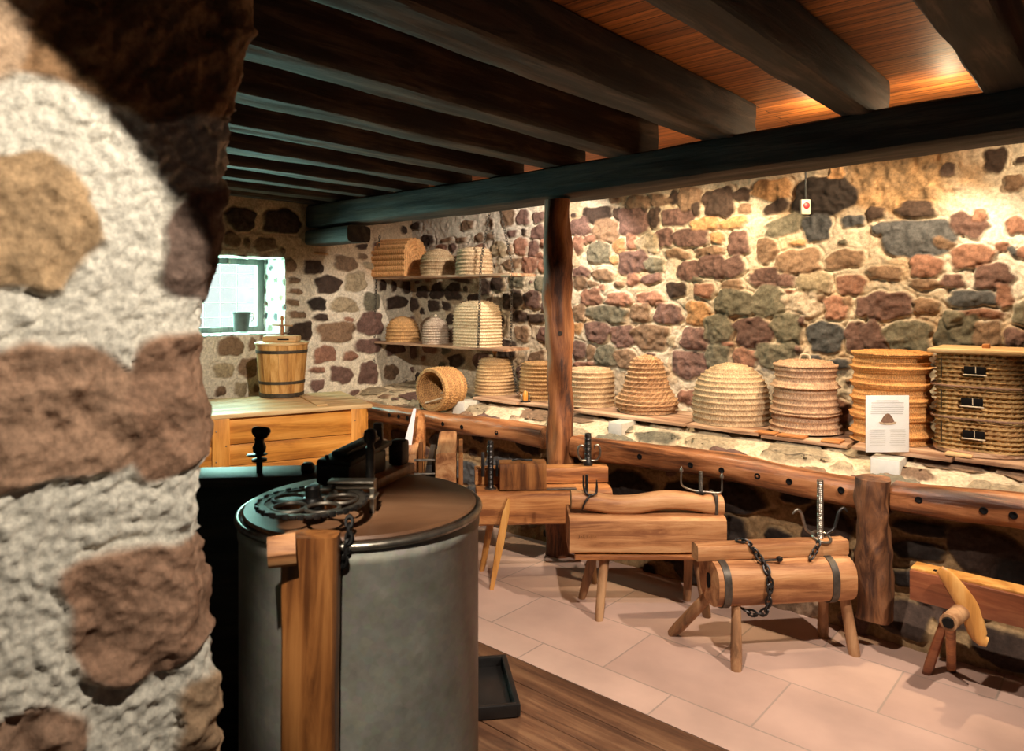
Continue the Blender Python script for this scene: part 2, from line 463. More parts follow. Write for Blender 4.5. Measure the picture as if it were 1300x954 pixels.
def grid_mesh(name, P, col, mat, keep=None, flip=False):
    nv, nu = P.shape[:2]
    idx = np.arange(nv * nu).reshape(nv, nu)
    a, b, c, d = idx[:-1, :-1], idx[:-1, 1:], idx[1:, 1:], idx[1:, :-1]
    q = np.stack([a, b, c, d] if not flip else [a, d, c, b], -1)
    if keep is not None: q = q[keep[:-1, :-1] & keep[1:, 1:] & keep[1:, :-1] & keep[:-1, 1:]]
    q = q.reshape(-1, 4)
    me = bpy.data.meshes.new(name)
    me.vertices.add(nv * nu); me.vertices.foreach_set('co', P.reshape(-1).astype(np.float32))
    me.loops.add(q.size); me.loops.foreach_set('vertex_index', q.reshape(-1).astype(np.int32))
    me.polygons.add(len(q)); me.polygons.foreach_set('loop_start', (np.arange(len(q)) * 4).astype(np.int32))
    me.polygons.foreach_set('use_smooth', np.ones(len(q), dtype=bool))
    me.update(calc_edges=True)
    ca = me.color_attributes.new('Col', 'FLOAT_COLOR', 'POINT')
    ca.data.foreach_set('color', np.concatenate([col, np.ones(col.shape[:2] + (1,))], -1).reshape(-1).astype(np.float32))
    me.materials.append(M[mat])
    o = bpy.data.objects.new(name, me); C.objects.link(o)
    return o
SC = {'p': (0.165, 0.092, 0.075), 'g': (0.175, 0.155, 0.110), 'b': (0.235, 0.145, 0.090), 'd': (0.060, 0.036, 0.026), 'D': (0.022, 0.015, 0.012),
      'r': (0.31, 0.155, 0.105), 'o': (0.44, 0.24, 0.11), 'k': (0.085, 0.085, 0.088), 'w': (0.58, 0.47, 0.36), 'l': (0.33, 0.26, 0.17)}
SC = {k: tuple(c * (0.80 if k in 'pgbdrk' else 0.9) for c in v) for k, v in SC.items()}
def stone_field(U, V, stones, mortar, amp, rough, seed, warp=0.012, gr=0.3):
    """height field and colour of stones (u, v, a, b, rot, rgb, power) set in mortar"""
    nu = U.shape[1]
    col = mortar(U, V)
    mf = fbm(U * 40 + seed, V * 40, 0, 4) - 0.5
    H = mf * rough + (fbm(U * 5 + seed, V * 5, 0, 3) - 0.5) * rough * 1.6
    u0, v0 = U[0, 0], V[0, 0]; du = U[0, 1] - U[0, 0]; dv = V[1, 0] - V[0, 0]
    WU = (fbm(U * 14, V * 14, seed, 3) - 0.5) * warp * 2; WV = (fbm(U * 14, V * 14, seed + 40, 3) - 0.5) * warp * 2
    fine = fbm(U * 30, V * 30, seed + 9, 4)
    rid = np.abs(fbm(U * 11, V * 11, seed + 5, 4) - 0.5) * 2
    rng = random.Random(int(seed * 10) + 3)
    for (su, sv, a, b, rot, rgb, pw) in stones:
        m = max(a, b) * 1.35 + warp
        i0 = max(0, int((su - m - u0) / du)); i1 = min(nu, int((su + m - u0) / du) + 2)
        j0 = max(0, int((sv - m - v0) / dv)); j1 = min(U.shape[0], int((sv + m - v0) / dv) + 2)
        if i1 <= i0 or j1 <= j0: continue
        s = np.s_[j0:j1, i0:i1]
        x = U[s] - su + WU[s]; y = V[s] - sv + WV[s]
        c, n = math.cos(rot), math.sin(rot)
        xr = x * c + y * n; yr = -x * n + y * c
        th = np.arctan2(yr / b, xr / a)
        ph1, ph2, ph3 = rng.random() * 6.3, rng.random() * 6.3, rng.random() * 6.3
        k = 1 + 0.065 * np.cos(3 * th + ph1) + 0.05 * np.cos(5 * th + ph2) + 0.028 * np.cos(8 * th + ph3) - 0.03
        d = ((np.abs(xr) / a) ** pw + (np.abs(yr) / b) ** pw) ** (1 / pw) * k
        edge = 0.012 / max(0.03, min(a, b))
        mk = np.clip((1.02 - d) / (edge * 0.9 + 0.02), 0, 1); mk = mk * mk * (3 - 2 * mk)
        tilt = (rng.random() - 0.5) * 0.5 * x / a + (rng.random() - 0.5) * 0.5 * y / b
        bulge = np.clip(1 - d, 0, 1) ** 0.5
        pr = rng.uniform(0.6, 1.15)
        hh = amp * pr * (0.5 + 0.5 * bulge) + amp * 0.5 * tilt * bulge - rid[s] * amp * 0.8 + (fine[s] - 0.5) * amp * 0.8
        groove = np.exp(-((d - 1.05) / 0.07) ** 2)
        H[s] = H[s] * (1 - mk) + hh * mk - groove * amp * gr * (1 - mk)
        tone = 0.62 + 0.76 * fine[s]
        cc = np.array(rgb)[None, None, :] * tone[..., None] * rng.uniform(0.85, 1.18)
        mix2 = np.clip((rid[s] - 0.35) * 1.6, 0, 0.6)[..., None]
        cc = cc * (1 - mix2) + cc * np.array([0.62, 0.60, 0.58]) * mix2
        col[s] = col[s] * (1 - mk[..., None]) + cc * mk[..., None]
    return H, col
def fill_stones(have, u0, u1, v0, v1, smin, smax, tries, cols, seed, gap=1.06, ban=None, lim=None):
    rng = random.Random(seed); out = []
    allst = list(have)
    for t in range(tries):
        f = 1 - t / tries
        a = smin + (smax - smin) * (f ** 1.2) * rng.uniform(0.7, 1.0); b = a * rng.uniform(0.55, 0.95)
        u = rng.uniform(u0, u1); v = rng.uniform(v0, v1)
        if ban and ban(u, v): continue
        ok = True
        for s in allst:
            dx = abs(s[0] - u) / (s[2] + a) / gap; dy = abs(s[1] - v) / (s[3] + b) / gap
            if dx < 1 and dy < 1 and dx ** 2.6 + dy ** 2.6 < 1: ok = False; break
        if ok:
            st = (u, v, a, b, rng.uniform(-0.25, 0.25), SC[rng.choice(cols)], rng.uniform(2.3, 3.6))
            out.append(st); allst.append(st)
            if lim and len(out) >= lim: break
    return out

# ------------------------------------------------------------------ stones traced tile by tile: x, y, width, height, colour, angle
T_A = (720, 220, 6.5, "250,340,240,130,d 415,340,60,110,d 110,450,170,140,p 315,475,200,180,b 550,400,240,210,p 725,365,100,170,d 650,285,60,80,d 920,360,270,140,p 810,530,130,150,p 1015,530,280,150,p 1010,205,200,190,b 885,200,80,130,d 750,225,200,110,b 580,240,200,110,b 1075,300,70,100,d 1220,250,180,210,d 1140,415,230,100,o 1230,530,110,90,o 185,550,100,70,r 95,590,80,140,r 265,660,190,170,g 385,715,60,70,o 430,600,100,120,o 530,565,80,130,r 660,580,165,150,l 920,670,220,80,b 1160,645,220,85,b 545,735,240,180,p 725,755,150,120,g 120,820,140,90,p 300,840,180,90,b 1000,810,160,160,p 1200,775,240,190,p 60,350,50,40,d")
T_B = (720, 340, 6.5, "700,90,180,90,p 545,100,105,100,r 110,130,100,110,b 210,135,100,50,b 295,165,60,60,r 430,140,90,60,b 200,245,175,140,r 430,265,200,110,r 690,255,220,110,r 905,185,160,120,d 1130,190,160,110,r 1080,105,90,40,g 985,320,70,50,g 330,385,320,140,g 610,375,150,150,b 835,385,220,160,p 1080,380,190,190,o 105,370,90,140,b 95,500,70,90,o 255,530,195,165,p 465,570,190,175,p 690,570,265,200,b 860,610,70,90,l 1050,590,190,190,p 1225,500,170,210,g 100,680,110,150,p 200,700,75,140,b,15 330,735,180,170,g 490,755,170,160,b 150,800,200,50,r 700,715,70,30,p 1010,800,285,210,p 1240,740,180,230,g 1285,310,120,160,g")
T_C = (900, 200, 6.5, "110,370,210,220,d 280,305,140,120,d 300,425,120,90,b 520,270,310,180,o 560,410,230,100,d,-20 950,320,490,300,D 640,560,340,150,g,-14 900,580,220,210,k 240,715,170,200,p 480,770,180,190,b 70,660,120,100,o 60,775,140,60,b 200,540,250,90,o 740,700,160,50,o 1060,120,120,110,o 1120,840,310,150,b 1190,530,200,100,k")
T_D = (900, 330, 6.5, "140,70,300,150,p 740,20,350,200,b 510,165,390,110,p,4 470,120,220,110,p 190,215,170,100,b 205,360,290,210,g 495,350,260,240,g 875,195,260,180,l 1175,205,220,160,r 680,265,90,50,r 785,370,310,200,w 935,320,80,60,b 1050,400,190,190,r 1150,340,90,80,b 1270,390,100,170,p 95,575,190,220,g 375,600,300,240,p 650,570,230,240,g 770,500,60,80,p 960,640,290,240,k 1220,640,180,250,p 290,810,190,165,r 550,785,310,190,g 745,730,60,60,p 785,800,60,50,g 890,815,100,60,k 1080,860,180,90,k 160,690,110,40,r")
T_E = (1100, 180, 6.5, "670,235,140,110,d 1065,150,190,200,d 1270,160,90,70,d 1220,340,180,130,b 410,560,310,140,d 80,590,160,110,d 420,800,560,300,k 840,690,300,170,p,32 940,615,120,110,r 1230,690,160,140,r 1120,860,140,90,r 640,840,200,90,b,20 120,720,140,100,k")
T_F = (1100, 310, 6.36, "850,100,340,180,r 1190,60,70,130,k,-30 1260,70,80,120,r 480,180,250,170,r 150,230,270,110,b 470,320,260,85,b 690,300,190,120,p 1030,260,310,190,p,-8 860,440,410,140,k 1120,420,140,190,r 170,500,370,210,p,-5 480,500,200,120,b 940,565,400,85,r 1250,560,130,190,g 60,750,180,240,p,-20 330,750,340,250,g 740,740,330,300,g 700,600,160,120,g 980,740,210,220,b 1195,750,180,170,p 1130,890,280,100,p 570,930,170,80,b")
T_G = (380, 290, 4.336, "120,140,100,16,o 345,100,70,40,d 430,120,60,80,p 350,155,60,40,b 75,215,110,85,d 255,195,130,85,b 385,205,75,40,l 155,310,150,105,d 308,295,120,110,l 98,417,105,75,D 245,423,155,85,l 395,405,100,105,g 120,490,95,45,d 270,502,60,30,r 390,525,140,130,p 205,570,210,115,b 30,565,90,110,d 380,648,155,85,p 525,655,110,85,p 138,695,125,95,r 278,702,85,55,r 95,782,100,40,r 230,805,130,95,p,15 380,800,110,130,p 98,862,80,65,p 300,905,70,30,p 400,900,95,50,b 15,475,40,35,d")
T_G2 = (260, 230, 2.955, "135,145,115,90,d 290,155,140,90,d 100,222,65,60,b 157,232,28,48,b,-10 225,240,90,50,b 290,262,20,30,b")
T_G3 = (270, 310, 4.338, "427,120,66,80,b 445,200,80,42,b 455,262,90,35,b 440,322,80,38,b 460,388,100,42,b 95,565,150,105,b 215,550,45,75,b 290,512,80,30,b 60,695,115,85,l 195,680,110,110,b 40,805,70,60,b 150,800,70,85,l 235,795,40,50,b 480,480,145,100,d")
T_H = (480, 250, 4.54, "225,170,60,40,d 145,190,40,50,d 520,165,65,55,b 400,248,70,25,b 487,247,65,35,b 645,150,50,50,b 650,228,45,40,b 753,120,75,100,b 838,120,65,85,p 932,118,80,60,p 775,212,65,40,p 843,205,35,45,d 925,205,80,80,p 700,300,90,85,l 825,285,70,95,r,10 765,300,30,60,b 900,300,60,95,p 960,270,40,60,r 935,345,45,50,r 775,385,105,60,b 875,395,90,95,r 960,395,60,75,r 800,480,90,80,g 945,505,75,95,g 890,590,100,90,p 805,590,60,110,d 820,690,90,70,d 920,700,100,60,d 965,630,45,50,p 25,510,50,75,d 87,515,35,75,d 158,520,60,75,d 262,550,65,70,d 345,545,75,95,d 435,545,85,90,d 105,610,125,80,d 210,620,50,75,d 327,630,70,65,d 255,660,30,40,d 395,630,50,50,d 620,520,60,90,d 690,500,70,80,d 745,600,50,90,d 480,480,150,30,d")
def traced(tiles, hit):
    out = []; rng = random.Random(11)
    for (ox, oy, k, txt) in tiles:
        for e in txt.split():
            q = e.split(','); x, y, ww, hh = [float(v) for v in q[:4]]
            x, y, ww, hh = ox + x / k, oy + y / k, ww / k, hh / k
            r = hit(x, y, ww, hh)
            if r is None: continue
            rot = -math.radians(float(q[5])) if len(q) > 5 else rng.uniform(-0.12, 0.12)
            out.append((*r, rot, SC[q[4]], rng.uniform(2.4, 3.8)))
    return out
XCORNER = 523
def hit_back(x, y, ww, hh):
    if x < XCORNER: return None
    p = PY(x, y, YW); a = PY(x - ww / 2, y, YW); b = PY(x + ww / 2, y, YW); c = PY(x, y - hh / 2, YW); d = PY(x, y + hh / 2, YW)
    return (p.x, p.z, abs(b.x - a.x) / 2 * 1.1, abs(c.z - d.z) / 2 * 1.1)
def hit_left(x, y, ww, hh):
    if x >= XCORNER - 3: return None
    p = PX(x, y, XL); a = PX(x - ww / 2, y, XL); b = PX(x + ww / 2, y, XL); c = PX(x, y - hh / 2, XL); d = PX(x, y + hh / 2, XL)
    return (p.y, p.z, abs(b.y - a.y) / 2, abs(c.z - d.z) / 2)

def proj(x, y, z):
    r = CR * x + SR * y; f = -SR * x + CR * y
    return CX + FPX * r / f, HY - FPX * z / f

# ---- long back wall
def mortar_back(U, V):
    n = fbm(U * 6, V * 6, 2, 4); n2 = fbm(U * 22, V * 22, 7, 4)
    base = np.array([0.54, 0.455, 0.345]); ochre = np.array([0.33, 0.19, 0.085]); grey = np.array([0.62, 0.57, 0.50]); brown = np.array([0.20, 0.105, 0.045])
    c = base[None, None] * (0.8 + 0.4 * n2)[..., None]
    t = np.clip((n - 0.5) * 3.0, 0, 0.55)[..., None]; c = c * (1 - t) + ochre * t
    f = -SR * U + CR * YW; px = CX + FPX * (CR * U + SR * YW) / f; py = HY - FPX * V / f
    # rough ochre patch high on the right, pale limewash beside it, smooth plaster high on the left
    k = np.clip(1 - np.abs(px - 1140) / 130, 0, 1) * np.clip((275 + 30 * n - py) / 30, 0, 1)
    k = np.clip(k * 1.6, 0, 0.95)[..., None]
    ru = (ochre * (0.1 + 1.3 * n2)[..., None]) * 0.75 + brown * np.clip((n2 - 0.5) * 3, 0, 1)[..., None] * 0.2
    c = c * (1 - k) + ru * k
    k2 = (np.clip((px - 1180) / 60, 0, 1) * np.clip((py - 235) / 25, 0, 1) * np.clip((420 - py) / 60, 0, 1))[..., None]
    c = c * (1 - 0.7 * k2) + np.array([0.66, 0.62, 0.56]) * 0.7 * k2
    k3 = (np.clip((700 - px) / 40, 0, 1) * np.clip((340 - py) / 40, 0, 1))[..., None]
    c = c * (1 - k3 * 0.7) + grey * k3 * 0.7
    return c
bs = traced([T_A, T_B, T_C, T_D, T_E, T_F, T_H, T_G], hit_back)
def ban_back(u, v):
    px, py = proj(u, YW, v)
    if 530 < px < 740 and py < 300: return True
    if px > 1060 and py < 262: return True
    return False
bs += fill_stones(bs, XL, 1.0, -0.95, 0.75, 0.022, 0.11, 2600, 'ppbrgdb', 4, 1.10, ban_back)
res = 0.0075
u = np.arange(XL, 1.0, res); v = np.arange(-0.95, 0.98, res)
U, V = np.meshgrid(u, v)
H, col = stone_field(U, V, bs, mortar_back, 0.036, 0.020, 1.0)
fpx = CX + FPX * (CR * U + SR * YW) / (-SR * U + CR * YW); fpy = HY - FPX * V / (-SR * U + CR * YW)
rk = np.clip(1.5 - np.abs(fpx - 1140) / 110, 0, 1) * np.clip((270 - fpy) / 25, 0, 1)
H = H + rk * (fbm(U * 26, V * 26, 3, 4) - 0.5) * 0.06
P = np.stack([U, YW - H, V], -1)
structure(grid_mesh('wall_back', P, col, 'stone'))

# ---- window wall, with the opening
WY0, WY1 = 2.36, PX(360, 380, XL).y
WZ0, WZ1 = -0.27, 0.33
def mortar_left(U, V):
    n = fbm(U * 6, V * 6, 12, 4); n2 = fbm(U * 25, V * 25, 17, 4)
    base = np.array([0.60, 0.53, 0.43]); tan = np.array([0.45, 0.31, 0.19])
    t = np.clip((V - 0.05) * 2.2 + (n - 0.5), 0, 0.8)[..., None]
    c = (base * (1 - t) + tan * t) * (0.8 + 0.4 * n2)[..., None]
    return c
ls = traced([T_G, T_G2, T_G3, T_H], hit_left)
def ban_left(u, v):
    return WY0 - 0.1 < u < WY1 + 0.02 and WZ0 - 0.08 < v < WZ1 + 0.08 or (u > 2.3 and v > -0.62)
ls += fill_stones(ls, 0.0, YW, FLOOR, 0.9, 0.04, 0.12, 900, 'bbpgd', 8, 1.15, ban_left)
u = np.arange(0.2, YW + 0.02, 0.009); v = np.arange(FLOOR - 0.02, 1.02, 0.009)
U, V = np.meshgrid(u, v)
H, col = stone_field(U, V, ls, mortar_left, 0.028, 0.016, 2.0)
P = np.stack([XL + H, U, V], -1)
keep = ~((U > WY0) & (U < WY1) & (V > WZ0) & (V < WZ1))
structure(grid_mesh('wall_left', P, col, 'stone', keep, flip=True))
def reveal(name, p0, eu, ev, lu, lv, seed):
    uu = np.linspace(0, lu, max(8, int(lu / 0.012))); vv = np.linspace(0, lv, max(8, int(lv / 0.012)))
    A, B = np.meshgrid(uu, vv)
    eu, ev = Vector(eu).normalized(), Vector(ev).normalized(); nn = eu.cross(ev)
    st = fill_stones([], 0, lu, 0, lv, 0.03, 0.05, 60, 'gkb', seed, 1.3)
    Hh, cl = stone_field(A, B, st, lambda a, b: np.array([0.62, 0.60, 0.55]) * (0.8 + 0.4 * fbm(a * 30, b * 30, seed, 3))[..., None], 0.012, 0.008, seed)
    Pp = np.array(p0)[None, None] + A[..., None] * np.array(eu) + B[..., None] * np.array(ev) + Hh[..., None] * np.array(nn)
    return structure(grid_mesh(name, Pp, cl, 'stone'))
RD = 0.36
reveal('trim_1', (XL + 0.02, WY1, WZ0), (-1, 0.06, 0), (0, 0, 1), RD + 0.04, WZ1 - WZ0 + 0.02, 31)
reveal('trim_2', (XL + 0.02, WY0, WZ1), (-1, -0.06, 0), (0, 0, -1), RD + 0.04, WZ1 - WZ0 + 0.02, 32)
reveal('trim_3', (XL + 0.03, WY1 + 0.04, WZ0), (0, -1, 0), (-1, 0, 0), WY1 - WY0 + 0.08, RD + 0.05, 33)
reveal('trim_4', (XL + 0.02, WY0 - 0.04, WZ1), (0, 1, 0), (-1, 0, 0), WY1 - WY0 + 0.08, RD + 0.04, 34)
# window itself
bm = bmesh.new()
xw = XL - RD
for (yy, zz, sy, sz) in ((WY1 + 0.0, (WZ0 + WZ1) / 2, 0.08, WZ1 - WZ0 + 0.06), (WY0, (WZ0 + WZ1) / 2, 0.08, WZ1 - WZ0 + 0.06)):
    box(bm, (xw, yy, zz), (0.05, sy, sz), 0.004)
box(bm, (xw, (WY0 + WY1) / 2, WZ1 - 0.01), (0.048, WY1 - WY0, 0.075), 0.004)
box(bm, (xw, (WY0 + WY1) / 2, WZ0 + 0.01), (0.048, WY1 - WY0, 0.07), 0.004)
wn = structure(obj('window_1', bm, 'winframe'))
bm = bmesh.new(); box(bm, (xw - 0.01, (WY0 + WY1) / 2, (WZ0 + WZ1) / 2), (0.006, WY1 - WY0 - 0.07, WZ1 - WZ0 - 0.06)); obj('pane', bm, 'glass', wn)
bm = bmesh.new()
for i in range(1, 5):
    y = WY0 + 0.04 + (WY1 - WY0 - 0.08) * i / 5
    tube(bm, [(xw - 0.05, y, WZ0), (xw - 0.05, y, WZ1)], 0.0035, 6)
for i in range(1, 5):
    z = WZ0 + (WZ1 - WZ0) * i / 5
    tube(bm, [(xw - 0.05, WY0, z), (xw - 0.05, WY1, z)], 0.003, 6)
obj('window_bars', bm, 'steel', wn)
bm = bmesh.new(); box(bm, (xw + 0.03, (WY0 + WY1) / 2 + 0.1, WZ1 - 0.03), (0.02, 0.02, 0.05), 0.004); obj('latch', bm, 'steel', wn)

ms, nt, b = newmat('bright_sky'); b.inputs['Emission Color'].default_value = (0.85, 1.0, 0.97, 1); b.inputs['Emission Strength'].default_value = 1.05
b.inputs['Base Color'].default_value = (0, 0, 0, 1)
bm = bmesh.new(); box(bm, (XL - 2.2, 3.6, 0.3), (0.02, 5.0, 4.0)); structure(obj('sky', bm, ms))

# ---- low ledge wall below the rail
def mortar_low(U, V):
    n = fbm(U * 7, V * 7, 22, 4); n2 = fbm(U * 30, V * 30, 27, 4)
    return (np.array([0.33, 0.215, 0.105]) * (1 - n[..., None] * 0.5) + np.array([0.12, 0.075, 0.04]) * n[..., None] * 0.5) * (0.7 + 0.6 * n2)[..., None]
lows = []
for e in "930,632,75,42,D 905,672,90,44,D 1010,632,44,22,D 1048,668,62,52,d 1170,672,80,22,D 1165,700,75,26,D 1248,702,92,62,d 870,630,50,40,D 1160,735,60,24,D 1060,720,60,40,d 1010,760,70,40,b 850,690,70,40,D 800,620,60,40,D 780,680,70,34,d 640,590,50,34,k 590,600,36,30,k 620,640,60,40,k 690,620,50,40,D 740,640,60,40,d 1210,770,90,50,d 1290,740,60,60,D 800,740,40,22,l 830,752,60,30,g 1280,820,90,40,d 900,725,70,30,d 530,570,30,22,p 508,556,24,20,d 560,560,30,22,k 1150,780,70,36,d".split():
    q = e.split(','); x, y, ww, hh = [float(s) for s in q[:4]]
    Yl = 3.54
    p = PY(x, y, Yl); a = PY(x - ww / 2, y, Yl); b = PY(x + ww / 2, y, Yl); c = PY(x, y - hh / 2, Yl); d = PY(x, y + hh / 2, Yl)
    lows.append((p.x, p.z, abs(b.x - a.x) / 2, abs(c.z - d.z) / 2, random.uniform(-.15, .15), SC[q[4]], 2.6))
lows += fill_stones(lows, XL, 1.2, FLOOR, -0.86, 0.03, 0.12, 900, 'dDdpb', 9, 1.12)
u = np.arange(XL, 1.2, 0.008); v = np.arange(FLOOR - 0.02, -0.85, 0.008)
U, V = np.meshgrid(u, v)
H, col = stone_field(U, V, lows, mortar_low, 0.030, 0.014, 3.0)
P = np.stack([U, 3.545 - H - 0.085 * np.clip((-1.345 - V) * 12, 0, 1) * (0.6 + 0.8 * fbm(U * 3, V * 0, 5, 2)), V], -1)
structure(grid_mesh('wall_low', P, col, 'stone'))
# ledge top: rises in a rough step to the planks
s = np.linspace(0, 1, 130)
Yp = np.interp(s, [0, 0.42, 0.60, 1.0], [3.49, 3.82, 3.95, YW + 0.02]); Zp = np.interp(s, [0, 0.36, 0.56, 1.0], [-0.885, -0.872, -0.800, -0.778])
u = np.arange(XL, 1.2, 0.009); S = s * 1.15
U, V = np.meshgrid(u, S)
es = fill_stones([], XL, 1.2, 0.0, 1.15, 0.05, 0.16, 900, 'pgblllb', 19, 1.02)
def mortar_ledge(U, V):
    n2 = fbm(U * 20, V * 20, 37, 4); return np.array([0.55, 0.44, 0.30]) * (0.75 + 0.5 * n2)[..., None]
H, col = stone_field(U, V, es, mortar_ledge, 0.040, 0.018, 5.0)
Yg = np.repeat(Yp[:, None], U.shape[1], 1); Zg = np.repeat(Zp[:, None], U.shape[1], 1)
hz = np.clip(H, -0.01, 0.04)
hz = np.where(Yg > 3.93, np.minimum(hz, 0.012), hz)
step = (np.abs(Yg - 3.9) < 0.05).astype(float)
P = np.stack([U, Yg - hz * step, Zg + hz * (1 - step)], -1)
structure(grid_mesh('wall_ledge', P, col, 'stone', flip=False))

# ---- floor
bm = bmesh.new(); box(bm, (-2.2, 3.03, FLOOR - 0.05), (7.2, 1.52, 0.1)); structure(obj('floor', bm, 'tiles', smooth=False))
bm = bmesh.new()
y = 2.262
while y > -1.4:
    box(bm, (-2.2, y - 0.07, FLOOR - 0.03), (7.2, 0.137, 0.07), 0.003); y -= 0.14
structure(obj('floor_boards', bm, 'deck', smooth=False))
# ---- ceiling
bm = bmesh.new(); box(bm, (-2.0, 1.6, 1.025), (7.4, 6.2, 0.05)); structure(obj('ceiling', bm, 'ceiling', smooth=False))

# ---- near stone pillar at the left (end of a thick wall)
XP, YC = -1.243, 0.60
edge_px = [(0, 335), (60, 326), (110, 320), (155, 309), (220, 302), (262, 288), (270, 284), (320, 287), (380, 282), (425, 271), (491, 270), (543, 283), (575, 276), (609, 267), (675, 262), (712, 271), (750, 281), (812, 283), (864, 288), (960, 291)]
ez, ey = [], []
for (py, px) in edge_px:
    p = PX(px, py, XP); ez.append(p.z); ey.append(p.y)
ez = np.array(ez[::-1]); ey = np.array(ey[::-1])
du = 0.0045
s1 = np.arange(-1.35, 0.0, du); s2 = np.arange(0, 0.46, 0.008)
ss = np.concatenate([s1, s2]); vv = np.arange(FLOOR - 0.02, 1.0, du)
S, V = np.meshgrid(ss, vv)
ed = np.interp(V, ez, ey)
rc = 0.045
# position along an L-shaped path with a rounded corner: s<0 on the near face, s>0 round the end
q = math.pi * rc / 2
Xb = np.where(S < -q / 2, XP, np.where(S > q / 2, XP - rc - (S - q / 2), XP - rc + rc * np.cos(np.clip((S + q / 2) / rc, 0, math.pi / 2))))
Yb = np.where(S < -q / 2, S + q / 2 - rc, np.where(S > q / 2, 0.0, -rc + rc * np.sin(np.clip((S + q / 2) / rc, 0, math.pi / 2)))) + ed
nX = np.where(S < -q / 2, 1.0, np.where(S > q / 2, 0.0, np.cos(np.clip((S + q / 2) / rc, 0, math.pi / 2))))
nY = np.sqrt(np.clip(1 - nX ** 2, 0, 1))
pst = []
def pil(x0, y0, x1, y1, rgb, pw=3.0, rot=0.0):
    a = PX(x0, (y0 + y1) / 2, XP); b = PX(x1, (y0 + y1) / 2, XP); xm = (x0 + x1) / 2
    c = PX(xm, y0, XP); d = PX(xm, y1, XP)
    e = float(np.interp((c.z + d.z) / 2, ez, ey))
    pst.append(((a.y + b.y) / 2 - e, (c.z + d.z) / 2, abs(b.y - a.y) / 2, abs(c.z - d.z) / 2, rot, rgb, pw))
pil(10, -160, 372, 134, (0.235, 0.130, 0.062), 5.0)
pil(-90, -140, 70, 118, (0.42, 0.285, 0.18), 3.5)
pil(-90, 198, 138, 372, (0.33, 0.215, 0.115), 4.0)
pil(224, 238, 330, 392, (0.155, 0.100, 0.075), 3.0)
pil(-90, 440, 205, 620, (0.36, 0.215, 0.135), 3.6, 0.10)
pil(172, 430, 330, 598, (0.30, 0.170, 0.105), 3.2)
pil(104, 680, 330, 845, (0.33, 0.190, 0.120), 3.0, 0.05)
pil(236, 842, 360, 960, (0.36, 0.235, 0.140), 3.0)
pil(-90, 905, 120, 1060, (0.33, 0.20, 0.13), 3.0)
def mortar_near(U, V):
    n2 = fbm(U * 30, V * 30, 3, 5); return np.array([0.60, 0.555, 0.465]) * (0.82 + 0.32 * n2)[..., None]
H, col = stone_field(S, V, pst, mortar_near, 0.022, 0.010, 7.0, warp=0.014, gr=0.12)
lum = fbm(S * 42, V * 42, 4, 3)
stoney = (col.mean(-1) < 0.36)
H = H + np.where(stoney, (fbm(S * 16, V * 16, 8, 5) - 0.5) * 0.050 + (fbm(S * 60, V * 60, 5, 3) - 0.5) * 0.010, np.abs(lum - 0.5) * 0.030 + (fbm(S * 90, V * 90, 6, 2) - 0.5) * 0.012)
P = np.stack([Xb + nX * H, Yb + nY * H - 0.012, V], -1)
structure(grid_mesh('wall_near', P, col, 'stone_near'))

# ------------------------------------------------------------------ timber frame
bm = bmesh.new()
timber(bm, 6.35, 0.28, 0.185, 140, 48, 10, 0.010, 1.6, 3.0, bend=lambda u: (0, 0.058 * min(1.0, max(0.0, (u - 0.35) / 0.5)) - 0.045))
move(bm, (-2.0, 3.47, 0.728))
tag(obj('ceiling_beam', bm, 'dark_timber_X'), 'massive dark hewn beam carrying all the joists along the stone wall', 'beam')
bpy.context.scene.objects['ceiling_beam']['kind'] = 'thing'
bm = bmesh.new(); timber(bm, 0.58, 0.22, 0.13, 12, 28, 6, 0.006, 3.0, 8.0)
a = PY(388, 303, 3.42); move(bm, (XL + 0.33, 3.42, 0.507))
tag(obj('corbel_block', bm, 'dark_timber_X'), 'short dark timber block tucked under the left end of the long beam', 'timber block')
joists = [(-0.385, 0.17, 'nearest to the right edge of the picture'), (-0.935, 0.15, 'second from the right, between two bays of orange boards'),
          (-1.57, 0.18, 'third from the right, left of the orange boards'), (-2.13, 0.17, 'fourth from the right, meeting the beam right of the upright post'),
          (-2.62, 0.15, 'fifth from the right, ending almost above the upright post'), (-3.10, 0.14, 'sixth from the right, just left of the upright post'),
          (-3.58, 0.14, 'fifth from the window wall'), (-4.02, 0.13, 'fourth from the window wall'),
          (-4.42, 0.13, 'third from the window wall'), (-4.80, 0.13, 'second from the window wall'), (-5.10, 0.12, 'lying against the window wall')]
for i, (x, wd, where) in enumerate(joists):
    bm = bmesh.new()
    low = 0.03 * min(1.0, max(0.0, (-x - 0.6) / 1.6))
    timber(bm, 5.2, wd, 0.195 + low, 110, 48, 12, 0.008, 1.8, 11.0 * i, axis='Y')
    o = obj('ceiling_joist', bm, 'joist', loc=(x, 0.98, 0.905 - low / 2))
    tag(o, 'rough dark ceiling joist ' + where, 'joist', 'joists under the ceiling boards')
    if i == 1: pass

# upright post under the beam
pt = PY(712, 400, 3.385)
th = thing('support_post', 'tall rough reddish-brown upright post under the long beam', 'post', (pt.x, 3.365, FLOOR))
bm = bmesh.new()
n = 60; pts = []; rad = []
for i in range(n + 1):
    z = 2.085 * i / n
    pts.append((0.012 * math.sin(z * 2.3), 0, z)); rad.append(0.076 + 0.006 * math.sin(z * 5) + (0.004 if z > 1.2 else 0))
tube(bm, pts, rad, 40, True, 0.34, 3.0)
obj('trunk', bm, 'post', th)
bm = bmesh.new(); tube(bm, [(0.045, -0.045, 1.30), (0.052, -0.058, 1.30)], [0.018, 0.012], 12, noise=0.3); obj('knot', bm, 'dark_timber_X', th)

